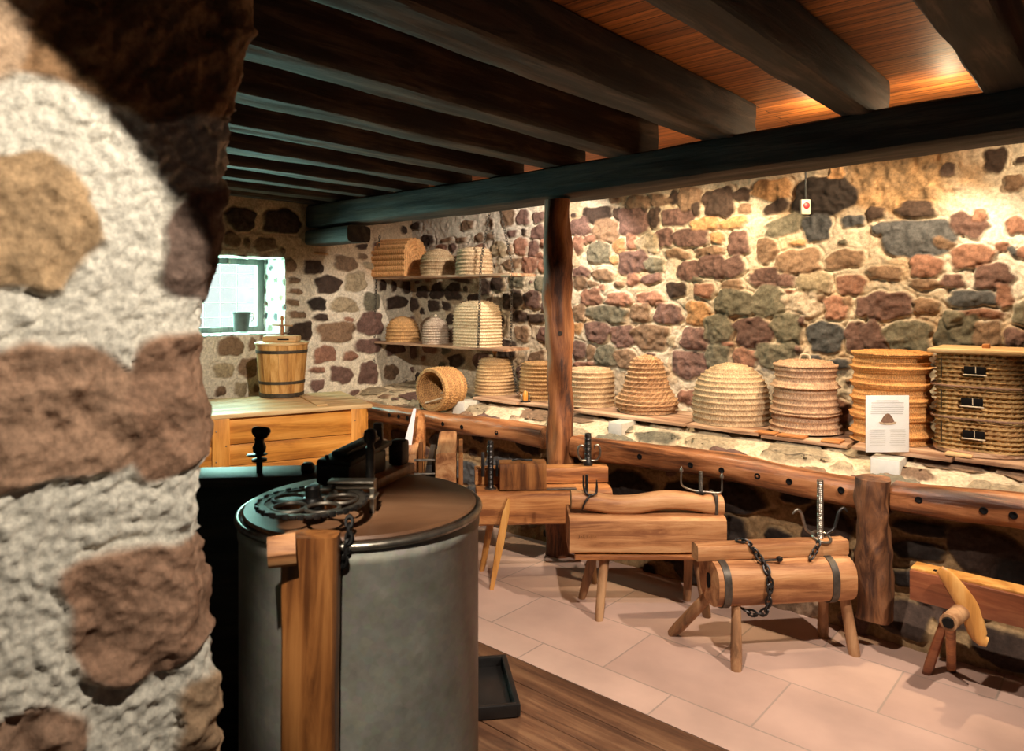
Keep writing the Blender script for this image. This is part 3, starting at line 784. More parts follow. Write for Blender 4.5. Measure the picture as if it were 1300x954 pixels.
# rails
def rail(name, label, x0, x1, z, yy, ht, holes, seed):
    th = thing(name, label, 'rail', ((x0 + x1) / 2, yy, z), 0)
    bm = bmesh.new()
    timber(bm, x1 - x0, 0.15, ht, int((x1 - x0) / 0.04), 36, 3.2, 0.014, 2.2, seed, bend=lambda u: (0, 0.012 * math.sin(u * 7 + seed)))
    obj('timber', bm, 'rail', th)
    for hx in holes:
        bm = bmesh.new()
        xx = hx - (x0 + x1) / 2
        lathe(bm, [(0.013, 0), (0.015, 0.004), (0.012, 0.006), (0.006, 0.002)], 18)
        move(bm, (xx, -0.078, 0.005), (math.pi / 2, 0, 0))
        obj('peg_hole', bm, 'hole', th)
    return th
hx = [PY(p, 560, YR).x for p in (505, 517, 528, 550, 573, 597, 641)]
rail('manger_rail', 'worn timber rail with a row of round holes between chest and tall post', XL + 0.05, PY(694, 570, YR).x, -0.848, YR, 0.125, hx, 2.0)
hx = [PY(p, 560, YR).x for p in (822, 886, 925, 970, 1010, 1075)]
rail('manger_rail', 'long reddish timber rail between the tall upright post and the short squared post', PY(732, 575, YR).x, PY(1092, 600, YR).x, -0.848, YR, 0.125, hx, 4.0)
hx = [PY(p, 620, YR).x for p in (1172, 1253, 1290)]
rail('manger_rail', 'thick glossy timber rail running out of view right of the short post', PY(1135, 600, YR).x, 0.62, -0.835, YR, 0.125, hx, 5.0)
pt = PY(1109, 600, 3.345)
bm = bmesh.new(); timber(bm, 0.60, 0.125, 0.12, 50, 40, 3.5, 0.024, 5.0, 9.0, axis='Z')
o = obj('rail_post', bm, 'old_post', loc=(pt.x, 3.345, -1.370 + 0.300))
tag(o, 'short squared post standing before the rail where its two timbers meet', 'post')

# ------------------------------------------------------------------ straw hives
def straw_mesh(name, P, C0, parent=None, loc=None, rot=None, closed=True):
    nv, nu = P.shape[:2]
    idx = np.arange(nv * nu).reshape(nv, nu)
    a, b = idx[:-1], idx[1:]
    q = np.stack([a, np.roll(a, -1, 1), np.roll(b, -1, 1), b], -1).reshape(-1, 4)
    me = bpy.data.meshes.new(name)
    me.vertices.add(nv * nu); me.vertices.foreach_set('co', P.reshape(-1).astype(np.float32))
    me.loops.add(q.size); me.loops.foreach_set('vertex_index', q.reshape(-1).astype(np.int32))
    me.polygons.add(len(q)); me.polygons.foreach_set('loop_start', (np.arange(len(q)) * 4).astype(np.int32))
    me.polygons.foreach_set('use_smooth', np.ones(len(q), dtype=bool))
    me.update(calc_edges=True)
    ca = me.color_attributes.new('Col', 'FLOAT_COLOR', 'POINT')
    ca.data.foreach_set('color', np.concatenate([C0, np.ones((nv, nu, 1))], -1).reshape(-1).astype(np.float32))
    me.materials.append(M['straw'])
    o = bpy.data.objects.new(name, me); C.objects.link(o)
    if parent: o.parent = parent
    if loc is not None: o.location = loc
    if rot is not None: o.rotation_euler = rot
    return o
def resample(prof, n):
    P = np.array(prof, float); d = np.concatenate([[0], np.cumsum(np.hypot(*np.diff(P, axis=0).T))])
    s = np.linspace(0, d[-1], n); return np.interp(s, d, P[:, 0]), np.interp(s, d, P[:, 1]), d[-1]
def coils(prof, ncoil, amp, sc_n, sc_a, rgb, rgb2, sect=None, seg=240, per=9, seed=0, thick=None, slope=1.0, jit=0.004):
    """coiled straw rope wound to a profile of (r, z); returns vertex grid and colours"""
    n = ncoil * per + 1
    r, z, L = resample(prof, n)
    dr = np.gradient(r); dz = np.gradient(z); m = np.hypot(dr, dz) + 1e-9
    nr, nz = dz / m, -dr / m
    th = np.linspace(0, 2 * math.pi, seg, endpoint=False)
    t = np.arange(n) / per
    TH, T = np.meshgrid(th, t)
    R = np.repeat(r[:, None], seg, 1); Z = np.repeat(z[:, None], seg, 1)
    spiral = T + TH / (2 * math.pi) * 0.0
    ph = np.abs(np.sin(math.pi * spiral))
    ci = np.floor(spiral)
    rndc = _h(ci, np.zeros_like(ci) + seed, np.zeros_like(ci))
    cross = np.sin(sc_n * TH + slope * (T - ci) * math.pi + rndc * 6.28)
    stitch = np.clip(cross, -0.3, 1)
    nz2 = fbm(np.cos(TH) * 3 + seed, np.sin(TH) * 3, T * 0.8, 3) - 0.5
    bump = 1.7 * amp * (ph ** 0.7) * (0.75 + 0.5 * rndc) + sc_a * stitch * ph + jit * 2 * nz2
    if sect is not None:
        s = sect(TH); R = R * s
    Rn = R + nr[:, None] * bump; Zn = Z + nz[:, None] * bump
    P = np.stack([Rn * np.cos(TH), Rn * np.sin(TH), Zn], -1)
    f = np.clip(0.25 + 0.75 * fbm(TH * sc_n / 7, T * 2.0, seed, 3) - 0.1 + (rndc - 0.5) * 0.35, 0, 1)[..., None]
    col = np.array(rgb) * f + np.array(rgb2) * (1 - f)
    st = np.clip(-cross - 0.55, 0, 0.45)[..., None] * 1.2
    col = col * (1 - st) + np.array(rgb2) * 0.55 * st
    return P, col
def close_prof(p):   # start at the top centre
    return p
def skep(name, label, cat, px, ybase, wpx_m, prof, ncoil, amp, sn, sa, c1, c2, sect=None, rz=0.0, group='straw hives along the wall', seg=240, Yc=4.2, zb=-0.745, **kw):
    p = PY(px, ybase, Yc)
    th = thing(name, label, cat, (p.x, Yc, zb), rz, group)
    P, col = coils(prof, ncoil, amp, sn, sa, c1, c2, sect, seg, **kw)
    straw_mesh('coiled_body', P, col, th)
    return th
STR = (0.62, 0.42, 0.22); STD = (0.30, 0.16, 0.07); STP = (0.70, 0.56, 0.36); STO = (0.66, 0.34, 0.12)
def dome(R, Hh, k=0.55, top=0.02, inner=True):
    """profile from top centre down the outside to the base"""
    pts = [(0.003, Hh)]
    for i in range(1, 15):
        a = i / 14 * math.pi / 2
        pts.append((R * math.sin(a) ** 0.9, Hh - k * Hh * (1 - math.cos(a))))
    pts.append((R * 1.01, Hh * (1 - k) * 0.5)); pts.append((R * 0.99, 0.0))
    return pts
def tapered(R0, R1, Hh, rd=0.03):
    return [(0.003, Hh), (R1 * 0.5, Hh - 0.003), (R1 - rd, Hh - 0.008), (R1 - rd * 0.3, Hh - 0.02), (R1, Hh - 0.045), ((R0 + R1) / 2 * 1.02, Hh * 0.5), (R0, 0.0)]

t2 = skep('straw_skep', 'tapered straw skep with a wooden knob, between the lying basket and the post', 'beehive', 628, 504, 0,
     tapered(0.168, 0.135, 0.285), 15, 0.006, 80, 0.004, STR, STD, seed=1)
bm = bmesh.new(); lathe(bm, [(0.012, 0), (0.011, 0.02), (0.016, 0.03), (0.02, 0.045), (0.016, 0.062), (0.006, 0.066)], 14); obj('knob', bm, 'mallet', t2, loc=(0, 0, 0.283))
skep('straw_skep', 'brown cylindrical straw skep half hidden behind the upright post on its left side', 'beehive', 686, 508, 0,
     tapered(0.165, 0.155, 0.28), 14, 0.007, 70, 0.004, (0.55, 0.34, 0.15), (0.22, 0.10, 0.04), seed=2)
skep('straw_skep', 'pale low cylindrical straw skep just right of the upright post', 'beehive', 750, 518, 0,
     tapered(0.175, 0.165, 0.265), 12, 0.006, 85, 0.003, (0.68, 0.50, 0.30), (0.34, 0.19, 0.10), seed=3)
skep('plaited_skep', 'coarse plaited cone-shaped skep with a thick bulging bottom rim', 'beehive', 821, 525, 0,
     [(0.003, 0.375), (0.04, 0.372), (0.085, 0.355), (0.115, 0.32), (0.13, 0.27), (0.145, 0.21), (0.165, 0.15), (0.19, 0.11), (0.213, 0.075), (0.213, 0.035), (0.19, 0.0)],
     15, 0.009, 26, 0.013, (0.66, 0.42, 0.22), (0.28, 0.13, 0.06), seed=4, slope=2.6, jit=0.008)
skep('domed_skep', 'wide low domed straw skep between the plaited cone and the banded hive', 'beehive', 928, 548, 0,
     dome(0.232, 0.355, 0.6), 15, 0.006, 90, 0.003, (0.66, 0.50, 0.31), (0.30, 0.18, 0.09), seed=5, jit=0.006)
# banded two-tier hive
pr = [(0.003, 0.40), (0.10, 0.398), (0.165, 0.385), (0.183, 0.365), (0.172, 0.345), (0.166, 0.30), (0.172, 0.272), (0.192, 0.262), (0.192, 0.245), (0.172, 0.232),
      (0.178, 0.17), (0.180, 0.13), (0.199, 0.118), (0.199, 0.10), (0.182, 0.09), (0.186, 0.045), (0.199, 0.03), (0.199, 0.0)]
t7 = skep('banded_straw_hive', 'two-tier brown straw hive with thick bands, left of the orange ringed tower', 'beehive', 1022, 553, 0, pr, 17, 0.006, 60, 0.004, (0.56, 0.37, 0.22), (0.24, 0.12, 0.07), seed=6, jit=0.006)
bm = bmesh.new(); tube(bm, smooth_pts([(-0.03, 0, 0.40), (-0.02, 0, 0.425), (0.02, 0, 0.425), (0.03, 0, 0.40)], 12), 0.005, 8); obj('loop_handle', bm, 'strawstick', t7)
# ringed tower
pr = [(0.003, 0.475), (0.12, 0.472), (0.190, 0.468), (0.202, 0.458), (0.192, 0.446)]
zz = [0.43, 0.385, 0.345, 0.30, 0.262, 0.222, 0.18, 0.135, 0.09, 0.045, 0.012]
big = [0, 1, 0, 1, 1, 0, 1, 0, 1, 0, 1]
for k, z0 in enumerate(zz):
    ro = 0.205 if k in (2, 4, 7, 9) else 0.199
    pr += [(0.186, z0 + 0.016), (0.183, z0 + 0.008)] if k % 2 == 0 else [(0.19, z0 + 0.018), (ro, z0 + 0.010), (ro + 0.003, z0), (ro, z0 - 0.012), (0.188, z0 - 0.018)]
pr += [(0.2, 0.0)]
skep('ringed_straw_tower', 'tall orange straw hive of stacked rings behind the printed sheet', 'beehive', 1131, 562, 0, pr, 24, 0.0045, 95, 0.002, (0.74, 0.40, 0.14), (0.46, 0.18, 0.05), seed=7, seg=280, jit=0.003)
# square woven hive with three slots
def sq(p, ax, ay):
    return lambda TH: 1.0 / ((np.abs(np.cos(TH) / ax) ** p + np.abs(np.sin(TH) / ay) ** p) ** (1 / p))
pc = PY(1246, 580, 4.17)
t9 = thing('woven_box_hive', 'tall rounded-square woven hive with three dark slots at the right edge', 'beehive', (pc.x, 4.17, -0.722), 0, 'straw hives along the wall')
RW = 0.172
P, cl = coils([(RW, 0.46), (RW, 0.455), (RW, 0.01), (RW, 0.0)], 21, 0.009, 34, 0.010, (0.62, 0.41, 0.17), (0.34, 0.17, 0.06), sq(3.6, 1.12, 1.0), 300, seed=8, slope=1.4, jit=0.006)
straw_mesh('woven_wall', P, cl, t9)
for z0 in (0.152, 0.305):
    bm = bmesh.new()
    pts = [((RW * 1.0 + 0.010) * float(sq(3.6, 1.12, 1.0)(np.array(a))) * math.cos(a), (RW + 0.010) * float(sq(3.6, 1.12, 1.0)(np.array(a))) * math.sin(a), z0) for a in np.linspace(0, 2 * math.pi, 60)]
    tube(bm, pts, 0.005, 6, False); obj('seam_cord', bm, 'inkbrown', t9)
for xx, z0 in ((0.00, 0.385), (-0.012, 0.235), (-0.005, 0.082)):
    bm = bmesh.new(); box(bm, (xx, -0.184, z0), (0.088, 0.012, 0.036), 0.002)
    s = obj('entrance_slot', bm, 'hole', t9)
    bm = bmesh.new(); box(bm, (xx, -0.190, z0 - 0.021), (0.096, 0.010, 0.005), 0.001); box(bm, (xx + 0.004, -0.192, z0 + 0.004), (0.003, 0.004, 0.03)); obj('slot_trim', bm, 'strawstick', s)
for xx in (-0.14, ):
    for z0 in (0.39, 0.235, 0.08):
        bm = bmesh.new(); box(bm, (xx, -0.177, z0), (0.004, 0.008, 0.10), 0.001, (0, 0, -0.2)); obj('wire_staple', bm, 'iron', t9)
bm = bmesh.new(); box(bm, (0, 0, 0.472), (0.40, 0.365, 0.022), 0.006); obj('lid_board', bm, 'pine_top', t9)
bm = bmesh.new(); box(bm, (0.02, 0, 0.492), (0.03, 0.05, 0.022), 0.004); obj('lid_grip', bm, 'bench', t9)
bm = bmesh.new(); lathe(bm, [(0.20, -0.022), (0.205, -0.018), (0.205, -0.004), (0.20, 0.0)], 40); obj('base_board', bm, 'plank', t9)
bm = bmesh.new(); box(bm, (-0.06, -0.20, -0.016), (0.11, 0.07, 0.012), 0.002); obj('landing_board', bm, 'pine_top', t9)

# basket lying on its side
pc = PY(548, 497, 3.64)
ang = CAM_ANG + math.atan2(-0.76, -0.62)
t1 = thing('lying_basket', 'open wicker hive lying on its side showing its dark mouth, left of the knobbed skep', 'beehive', (pc.x, pc.y, -0.838), ang, 'straw hives along the wall')
Rb = 0.155
prof = [(0.004, -0.27), (0.08, -0.265), (0.125, -0.245), (0.148, -0.20), (0.158, -0.10), (Rb, 0.0), (Rb - 0.004, 0.012), (Rb - 0.018, 0.012), (Rb - 0.024, 0.0), (0.132, -0.10), (0.12, -0.2), (0.08, -0.235), (0.004, -0.245)]
P, cl = coils(prof, 40, 0.004, 44, 0.004, (0.60, 0.34, 0.13), (0.25, 0.11, 0.045), None, 220, per=6, seed=9)
straw_mesh('woven_wall', P, cl, t1, loc=(0, 0, Rb + 0.006), rot=(0, math.pi / 2, 0))
bm = bmesh.new(); tube(bm, [(-0.20, 0.02, 0.10), (0.02, -0.05, 0.06)], 0.006, 8); tube(bm, [(-0.10, 0.05, 0.14), (-0.12, -0.03, 0.12)], 0.004, 8); obj('cross_stick', bm, 'strawstick', t1)

# ---- hanging shelf
SZ1, SZ2 = 0.198, -0.378
sx0 = PY(480, 350, 4.10).x
t = thing('hanging_shelf', 'two-board shelf hung on chains before the stone wall left of the post', 'shelf', (sx0, 4.20, 0))
xr1 = PY(648, 348, 4.05).x - sx0; xr2 = PY(640, 440, 4.05).x - sx0
def board(x0, x1, z, seed, y0=-0.16, y1=0.15, th_=0.022, mat='plank', name='shelf_board', par=None):
    bm = bmesh.new(); timber(bm, x1 - x0, y1 - y0, th_, 20, 24, 12, 0.002, 3, seed); move(bm, ((x0 + x1) / 2, (y0 + y1) / 2, z - th_ / 2)); return obj(name, bm, mat, par)
board(0.0, xr1, SZ1, 3, par=t); board(0.0, xr2, SZ2, 6, par=t)
def rel(px, py, Y):
    p = PY(px, py, Y); return (p.x - sx0, p.y - 4.20, p.z)
for pts in ([rel(482, 300, 4.05), rel(478, 350, 4.05), rel(475, 431, 4.05), rel(474, 500, 4.05)],
            [rel(623, 262, 4.05), rel(611, 330, 4.05), rel(610, 347, 4.05), rel(607, 441, 4.05)],
            [rel(634, 262, 4.33), rel(651, 340, 4.33), rel(650, 352, 4.30), rel(648, 450, 4.28), rel(657, 500, 4.28)]):
    bm = bmesh.new(); chain(bm, pts, 0.032, 0.0026); obj('hanging_chain', bm, 'band', t)
bm = bmesh.new(); p = rel(648, 350, 4.06); torus(bm, 0.016, 0.003, (p[0], p[1], p[2]), (math.pi / 2, 0, 0)); box(bm, (p[0] - 0.05, p[1] + 0.01, p[2] - 0.002), (0.09, 0.02, 0.006)); obj('hook', bm, 'steel', t)

def sk(name, label, px, Yc, z, prof, nc, amp, sn, sa, c1, c2, **kw):
    return skep(name, label, 'beehive', px, 400, 0, prof, nc, amp, sn, sa, c1, c2, Yc=Yc, zb=z, group='straw hives on the hanging shelf', **kw)
# tunnel-shaped hive
def tunnel(L, Wd, Hh, ns, ncap, rgb, rgb2, seed):
    k = 8; M1 = ns * k; peri = []
    # closed arch section starting at bottom left going up and over, then back along the floor
    path = [(-Wd / 2, 0.0)]
    hs = Hh - Wd * 0.45
    path.append((-Wd / 2, hs))
    for i in range(1, 16):
        a = math.pi * i / 16; path.append((-Wd / 2 * math.cos(a), hs + Wd * 0.45 * math.sin(a)))
    path += [(Wd / 2, hs), (Wd / 2, 0.0)]
    y, z, Lp = resample(path, M1 + 1)
    dy = np.gradient(y); dz = np.gradient(z); m = np.hypot(dy, dz); ny, nz = -dz / m, dy / m
    t = np.arange(M1 + 1) / k
    bump = np.abs(np.sin(math.pi * t)) ** 0.6
    rings, cols = [], []
    cy, cz = 0.0, Hh * 0.42
    def ring(x, s, cb, nxt, st):
        yy = cy + (y - cy) * s; zz = cz + (z - cz) * s
        a = 0.017 * s * (1 if cb else 0) * bump * (0.75 + 0.35 * math.sin(st) * 1.0)
        pts = np.stack([np.full_like(yy, x) + nxt, yy + ny * a, zz + nz * a], -1)
        bb = np.stack([np.full(6, x) + nxt, np.linspace(yy[-1], yy[0], 8)[1:-1], np.full(6, zz[0])], -1)
        pts = np.concatenate([pts, bb]); rings.append(pts)
        f = 0.5 + 0.5 * fbm(t * 1.3 + seed, np.full_like(t, x * 30), 0, 3); ci = np.floor(t); f = np.clip(f + (_h(ci, ci * 0, ci * 0 + seed) - 0.5) * 0.5, 0, 1)
        c = np.array(rgb) * f[:, None] + np.array(rgb2) * (1 - f[:, None]); cols.append(np.concatenate([c, np.repeat(np.array(rgb2)[None], 6, 0)]))
    nc = ncap * 6
    for i in range(nc + 1):
        s = 0.02 + 0.98 * i / nc; ring(-L / 2, s, False, -0.011 * abs(math.sin(math.pi * i / 6)), 0)
    nl = int(L / 0.004)
    for i in range(nl + 1): ring(-L / 2 + L * i / nl, 1.0, True, 0.0, i * 1.1)
    for i in range(nc + 1):
        s = 1.0 - 0.98 * i / nc; ring(L / 2, s, False, 0.011 * abs(math.sin(math.pi * i / 6)), 0)
    return np.stack(rings), np.stack(cols)
p = PY(508, 350, 4.20)
tt = thing('tunnel_hive', 'orange arched tunnel-shaped straw hive at the left of the upper shelf', 'beehive', (p.x - 0.02, 4.19, SZ1), 0.12, 'straw hives on the hanging shelf')
P, cl = tunnel(0.42, 0.27, 0.33, 17, 6, (0.74, 0.40, 0.17), (0.52, 0.22, 0.07), 3.0); straw_mesh('coiled_body', P, cl, tt)
sk('straw_skep', 'small round-topped straw skep in the middle of the upper shelf', 556, 4.2, SZ1, dome(0.155, 0.235, 0.5), 11, 0.006, 60, 0.003, STP, STD, seed=11)
sk('straw_skep', 'pale flat-topped straw skep at the right of the upper shelf', 602, 4.19, SZ1, tapered(0.158, 0.145, 0.225, 0.05), 11, 0.006, 62, 0.003, (0.74, 0.60, 0.40), STD, seed=12)
sk('straw_skep', 'small orange domed straw skep at the left of the lower shelf', 511, 4.2, SZ2, dome(0.155, 0.225, 0.55), 10, 0.007, 56, 0.004, (0.68, 0.40, 0.17), STD, seed=13)
tk = sk('straw_skep', 'little greyish straw skep with a tiny top knob in the middle of the lower shelf', 553, 4.17, SZ2, dome(0.118, 0.225, 0.5), 13, 0.005, 50, 0.003, (0.60, 0.50, 0.40), (0.28, 0.19, 0.14), seed=14)
bm = bmesh.new(); lathe(bm, [(0.014, 0), (0.014, 0.012), (0.008, 0.02)], 12); obj('knob', bm, 'strawstick', tk, loc=(0, 0, 0.228))
p = PY(606, 440, 4.19)
tb = thing('loaf_shaped_hive', 'tall pale loaf-shaped straw hive at the right of the lower shelf', 'beehive', (p.x, 4.19, SZ2), 0, 'straw hives on the hanging shelf')
pr = [(0.003, 0.37), (0.06, 0.369), (0.11, 0.355), (0.145, 0.325), (0.163, 0.28), (0.170, 0.20), (0.172, 0.0)]
P, cl = coils(pr, 19, 0.006, 74, 0.003, (0.74, 0.61, 0.42), (0.40, 0.25, 0.13), sq(4.0, 1.15, 0.86), 280, seed=15)
straw_mesh('coiled_body', P, cl, tb)

# ------------------------------------------------------------------ boards under the hives, blocks and small things on the ledge
def ledge_board(px0, px1, label, z=-0.745, y0=3.93, y1=4.38, th_=0.022, rz=0.0, mat='plank', seed=1):
    a = PY(px0, 500, y0).x; b = PY(px1, 500, y0).x
    bm = bmesh.new(); timber(bm, b - a, y1 - y0, th_, 16, 24, 12, 0.003, 3, seed)
    o = obj('hive_board', bm, mat, loc=((a + b) / 2, (y0 + y1) / 2, z - th_ / 2), rot=(0, 0, rz))
    tag(o, label, 'board', 'boards under the hives'); return o
ledge_board(600, 655, 'rough board under the knobbed skep', z=-0.747, seed=1)
ledge_board(658, 722, 'pale board with ragged front under the skep behind the post', z=-0.749, y0=3.96, seed=2)
ledge_board(727, 868, 'long board under the pale low skep and the plaited cone', z=-0.748, y0=3.93, seed=3)
ledge_board(872, 962, 'weathered board under the wide domed skep', z=-0.748, y0=3.93, seed=4)
ledge_board(966, 1075, 'board under the banded two-tier hive', z=-0.757, y0=3.94, seed=5)
for (a, b, lab, dz) in ((960, 985, 'small wooden slip at the left front of the banded hive', 0), (988, 1022, 'small wooden slip under the middle of the banded hive', 0), (1044, 1068, 'small reddish slip under the right of the banded hive', 0)):
    x0, x1 = PY(a, 550, 3.97).x, PY(b, 550, 3.97).x
    bm = bmesh.new(); box(bm, ((x0 + x1) / 2, 3.985, -0.7515), (x1 - x0, 0.09, 0.011), 0.002)
    tag(obj('wooden_slip', bm, 'bench'), lab, 'wood piece', 'slips under the banded hive')
ledge_board(1082, 1208, 'board under the ringed tower, sticking out right of the printed sheet', z=-0.748, y0=3.90, seed=6)
ledge_board(1212, 1330, 'purplish board under the woven box hive at the right edge', z=-0.746, y0=3.93, seed=7)
def conc(px_c, w_, L_, label, yfront, ztop=-0.772, mat='concrete', h=0.125):
    p = PY(px_c, 500, yfront)
    th = thing('concrete_block', label, 'block', (p.x - w_ / 2, yfront + L_ / 2, ztop - h), 0, 'blocks under the hive boards')
    bm = bmesh.new(); box(bm, (0, 0, h / 2), (w_, L_, h), 0.004); obj('body', bm, mat, th)
    bm = bmesh.new(); box(bm, (0, -L_ / 2 - 0.002, h / 2), (w_ - 0.01, 0.004, h - 0.01), 0.001); obj('front_face', bm, 'lit_face', th)  # paler plate, the lit front side of the block put into colour
    return th
conc(590, 0.13, 0.16, 'pale block propping the board below the knobbed skep', 3.80)
conc(790, 0.105, 0.16, 'grey block propping the board below the plaited cone', 3.80)
conc(1143, 0.135, 0.16, 'speckled grey block standing under the printed sheet', 3.80)
# printed sheet in a clear holder
pc = W(1126.5, 574, 3.50)
sh = thing('information_sheet', 'white printed sheet with a picture of a skep, leaning before the ringed tower', 'sign', (pc.x, pc.y, pc.z), CAM_ANG + 0.02)
M['acrylic'] = M['glass']
bm = bmesh.new(); box(bm, (0, 0, 0.137), (0.213, 0.003, 0.277), 0.001); obj('paper', bm, 'paper', sh)
bm = bmesh.new(); box(bm, (0, -0.0035, 0.137), (0.228, 0.002, 0.290), 0.001); obj('clear_sleeve', bm, 'glass', sh)
bm = bmesh.new()
rg = random.Random(3)
for i in range(7): box(bm, (rg.uniform(-.004, .004), -0.0022, 0.250 - i * 0.0105), (0.16 if i else 0.11, 0.0012, 0.0028))
obj('printed_text', bm, 'ink', sh)
for c0 in (-0.050, 0.050):
    bm = bmesh.new()
    for i in range(8): box(bm, (c0 + rg.uniform(-.003, .003), -0.0022, 0.108 - i * 0.0105), (0.074, 0.0012, 0.0026))
    obj('printed_text', bm, 'ink', sh)
bm = bmesh.new(); prism(bm, [(-0.034, 0.145), (-0.026, 0.165), (-0.012, 0.183), (0, 0.188), (0.012, 0.183), (0.026, 0.165), (0.034, 0.145), (0.02, 0.139), (-0.02, 0.139)], 0.0012, Matrix.Translation((0, -0.0024, 0))); obj('printed_skep_crown', bm, 'inkbrown', sh)
bm = bmesh.new(); prism(bm, [(-0.045, 0.146), (-0.034, 0.148), (-0.02, 0.142), (0.02, 0.142), (0.034, 0.148), (0.045, 0.146), (0.036, 0.137), (0.015, 0.133), (-0.015, 0.133), (-0.036, 0.137)], 0.0012, Matrix.Translation((0, -0.0034, 0))); obj('printed_skep_brim', bm, 'inktan', sh)
# little wooden clamp
pc = PY(667, 505, 3.99)
cl_ = thing('wooden_clamp', 'tiny orange wooden peg between two metal cheeks on the board left of the post', 'small tool', (pc.x, 3.99, -0.749), CAM_ANG)
bm = bmesh.new(); lathe(bm, [(0.018, 0.012), (0.019, 0.05), (0.016, 0.072), (0.006, 0.082)], 16); obj('peg', bm, 'pine_z', cl_)
bm = bmesh.new(); box(bm, (-0.028, 0, 0.03), (0.014, 0.03, 0.056), 0.003); box(bm, (0.028, 0, 0.027), (0.014, 0.03, 0.05), 0.003); obj('cheek', bm, 'steel', cl_)
bm = bmesh.new(); box(bm, (0, 0, 0.006), (0.074, 0.034, 0.012), 0.002); obj('base', bm, 'blackiron', cl_)
# sensor hanging on a cable
pc = PY(1022, 263, 4.25)
sn = thing('hanging_sensor', 'small ivory box with a red spot hanging on a black cable before the wall', 'sensor', (pc.x, 4.25, pc.z - 0.045), CAM_ANG + 0.1)
bm = bmesh.new(); box(bm, (0, 0, 0.045), (0.056, 0.026, 0.086), 0.004); obj('housing', bm, 'plastic', sn)
bm = bmesh.new(); lathe(bm, [(0.019, 0), (0.019, 0.004), (0.014, 0.006)], 20); move(bm, (0.002, -0.013, 0.052), (math.pi / 2, 0, 0)); obj('red_lens', bm, 'red', sn)
bm = bmesh.new(); tube(bm, [(0.005, 0, 0.088), (0.004, 0, 0.2), (0.004, 0.0, 1.0 - (pc.z - 0.045))], 0.006, 8); obj('cable', bm, 'black', sn)

# ------------------------------------------------------------------ chest with the tub
ca = math.atan2(0.48, 0.88)
cr, cf = -0.977, 4.80
o = c2w(cr, cf, FLOOR)
ch = thing('pine_chest', 'large orange pine chest with plank sides in the corner under the window', 'chest', o, CAM_ANG + ca)
LC, DC, HC = 1.45, 0.72, 0.775
bm = bmesh.new(); box(bm, (-LC / 2, DC / 2, HC / 2 + 0.01), (LC - 0.03, DC - 0.03, HC - 0.02)); obj('carcass', bm, 'pine', ch, smooth=False)
z = 0.02
for k, h in enumerate((0.16, 0.15, 0.15, 0.13, 0.17)):
    bm = bmesh.new(); box(bm, (-LC / 2, -0.002, z + h / 2), (LC - 0.01, 0.024, h - 0.004), 0.003); obj('side_plank', bm, 'pine', ch); z += h
for xx, w_ in ((-0.055, 0.105), (-0.905, 0.10), (-LC + 0.05, 0.10)):
    bm = bmesh.new(); box(bm, (xx, -0.022, HC / 2), (w_, 0.022, HC), 0.003); b_ = obj('batten', bm, 'pine_z', ch)
    for q_, zz in enumerate(np.linspace(0.15, 0.7, 7)):
        bm = bmesh.new(); box(bm, (xx + 0.028 * (1 if q_ % 2 else -1), -0.0335, zz), (0.008, 0.003, 0.008), 0.001); obj('nail_head', bm, 'steel', b_)
bm = bmesh.new(); box(bm, (0.008, DC / 2, HC / 2), (0.022, DC - 0.02, HC), 0.003); obj('end_panel', bm, 'pine', ch)
for k in range(4):
    bm = bmesh.new(); box(bm, (-LC / 2 + 0.01, (k + 0.5) * (DC + 0.05) / 4 - 0.035, HC + 0.013), (LC + 0.05, (DC + 0.05) / 4 - 0.003, 0.026), 0.003); obj('lid_plank', bm, 'pine_top', ch)
for xx in (-0.28, -1.05):
    bm = bmesh.new(); box(bm, (xx, DC / 2 - 0.02, HC + 0.031), (0.07, DC - 0.12, 0.010), 0.002); obj('lid_cleat', bm, 'pine_top', ch)
ZT = FLOOR + HC + 0.026
# tub on the chest
pb = PZ(358, 503, ZT)
tb = thing('wooden_tub', 'orange stave tub with iron hoops and a crank standing on the pine chest', 'tub', pb, CAM_ANG)
ht = 0.375
ns = 18
for k in range(ns):
    bm = bmesh.new(); seg = 4
    a0 = 2 * math.pi * k / ns + 0.004; a1 = 2 * math.pi * (k + 1) / ns - 0.004
    cols_ = []
    for (r0, z0) in ((0.148, 0), (0.157, 0.10), (0.170, 0.25), (0.180, ht), (0.166, ht), (0.135, 0.0)):
        cols_.append([bm.verts.new((r0 * math.cos(a0 + (a1 - a0) * j / seg), r0 * math.sin(a0 + (a1 - a0) * j / seg), z0)) for j in range(seg + 1)])
    nr = len(cols_)
    for i in range(nr):
        for j in range(seg): bm.faces.new((cols_[i][j], cols_[i][j + 1], cols_[(i + 1) % nr][j + 1], cols_[(i + 1) % nr][j]))
    bm.faces.new([c[0] for c in cols_]); bm.faces.new([c[-1] for c in cols_][::-1])
    obj('stave', bm, 'bucketwood', tb)
for z0, h, r0 in ((0.004, 0.03, 0.150), (0.098, 0.02, 0.1575), (0.315, 0.022, 0.1755)):
    bm = bmesh.new(); lathe(bm, [(r0 - 0.006, z0), (r0 + 0.003, z0), (r0 + 0.005, z0 + h), (r0 - 0.004, z0 + h)], 48, cap=False); obj('hoop', bm, 'band', tb)
bm = bmesh.new(); lathe(bm, [(0.184, ht), (0.187, ht + 0.004), (0.187, ht + 0.012), (0.18, ht + 0.016)], 48); obj('lid', bm, 'pine_top', tb)
bm = bmesh.new(); box(bm, (0, 0, ht + 0.04), (0.245, 0.13, 0.046), 0.012); obj('lid_yoke', bm, 'pine_top', tb)
bm = bmesh.new(); box(bm, (0.03, -0.067, ht + 0.038), (0.08, 0.006, 0.014), 0.003); obj('slot', bm, 'blackiron', tb)
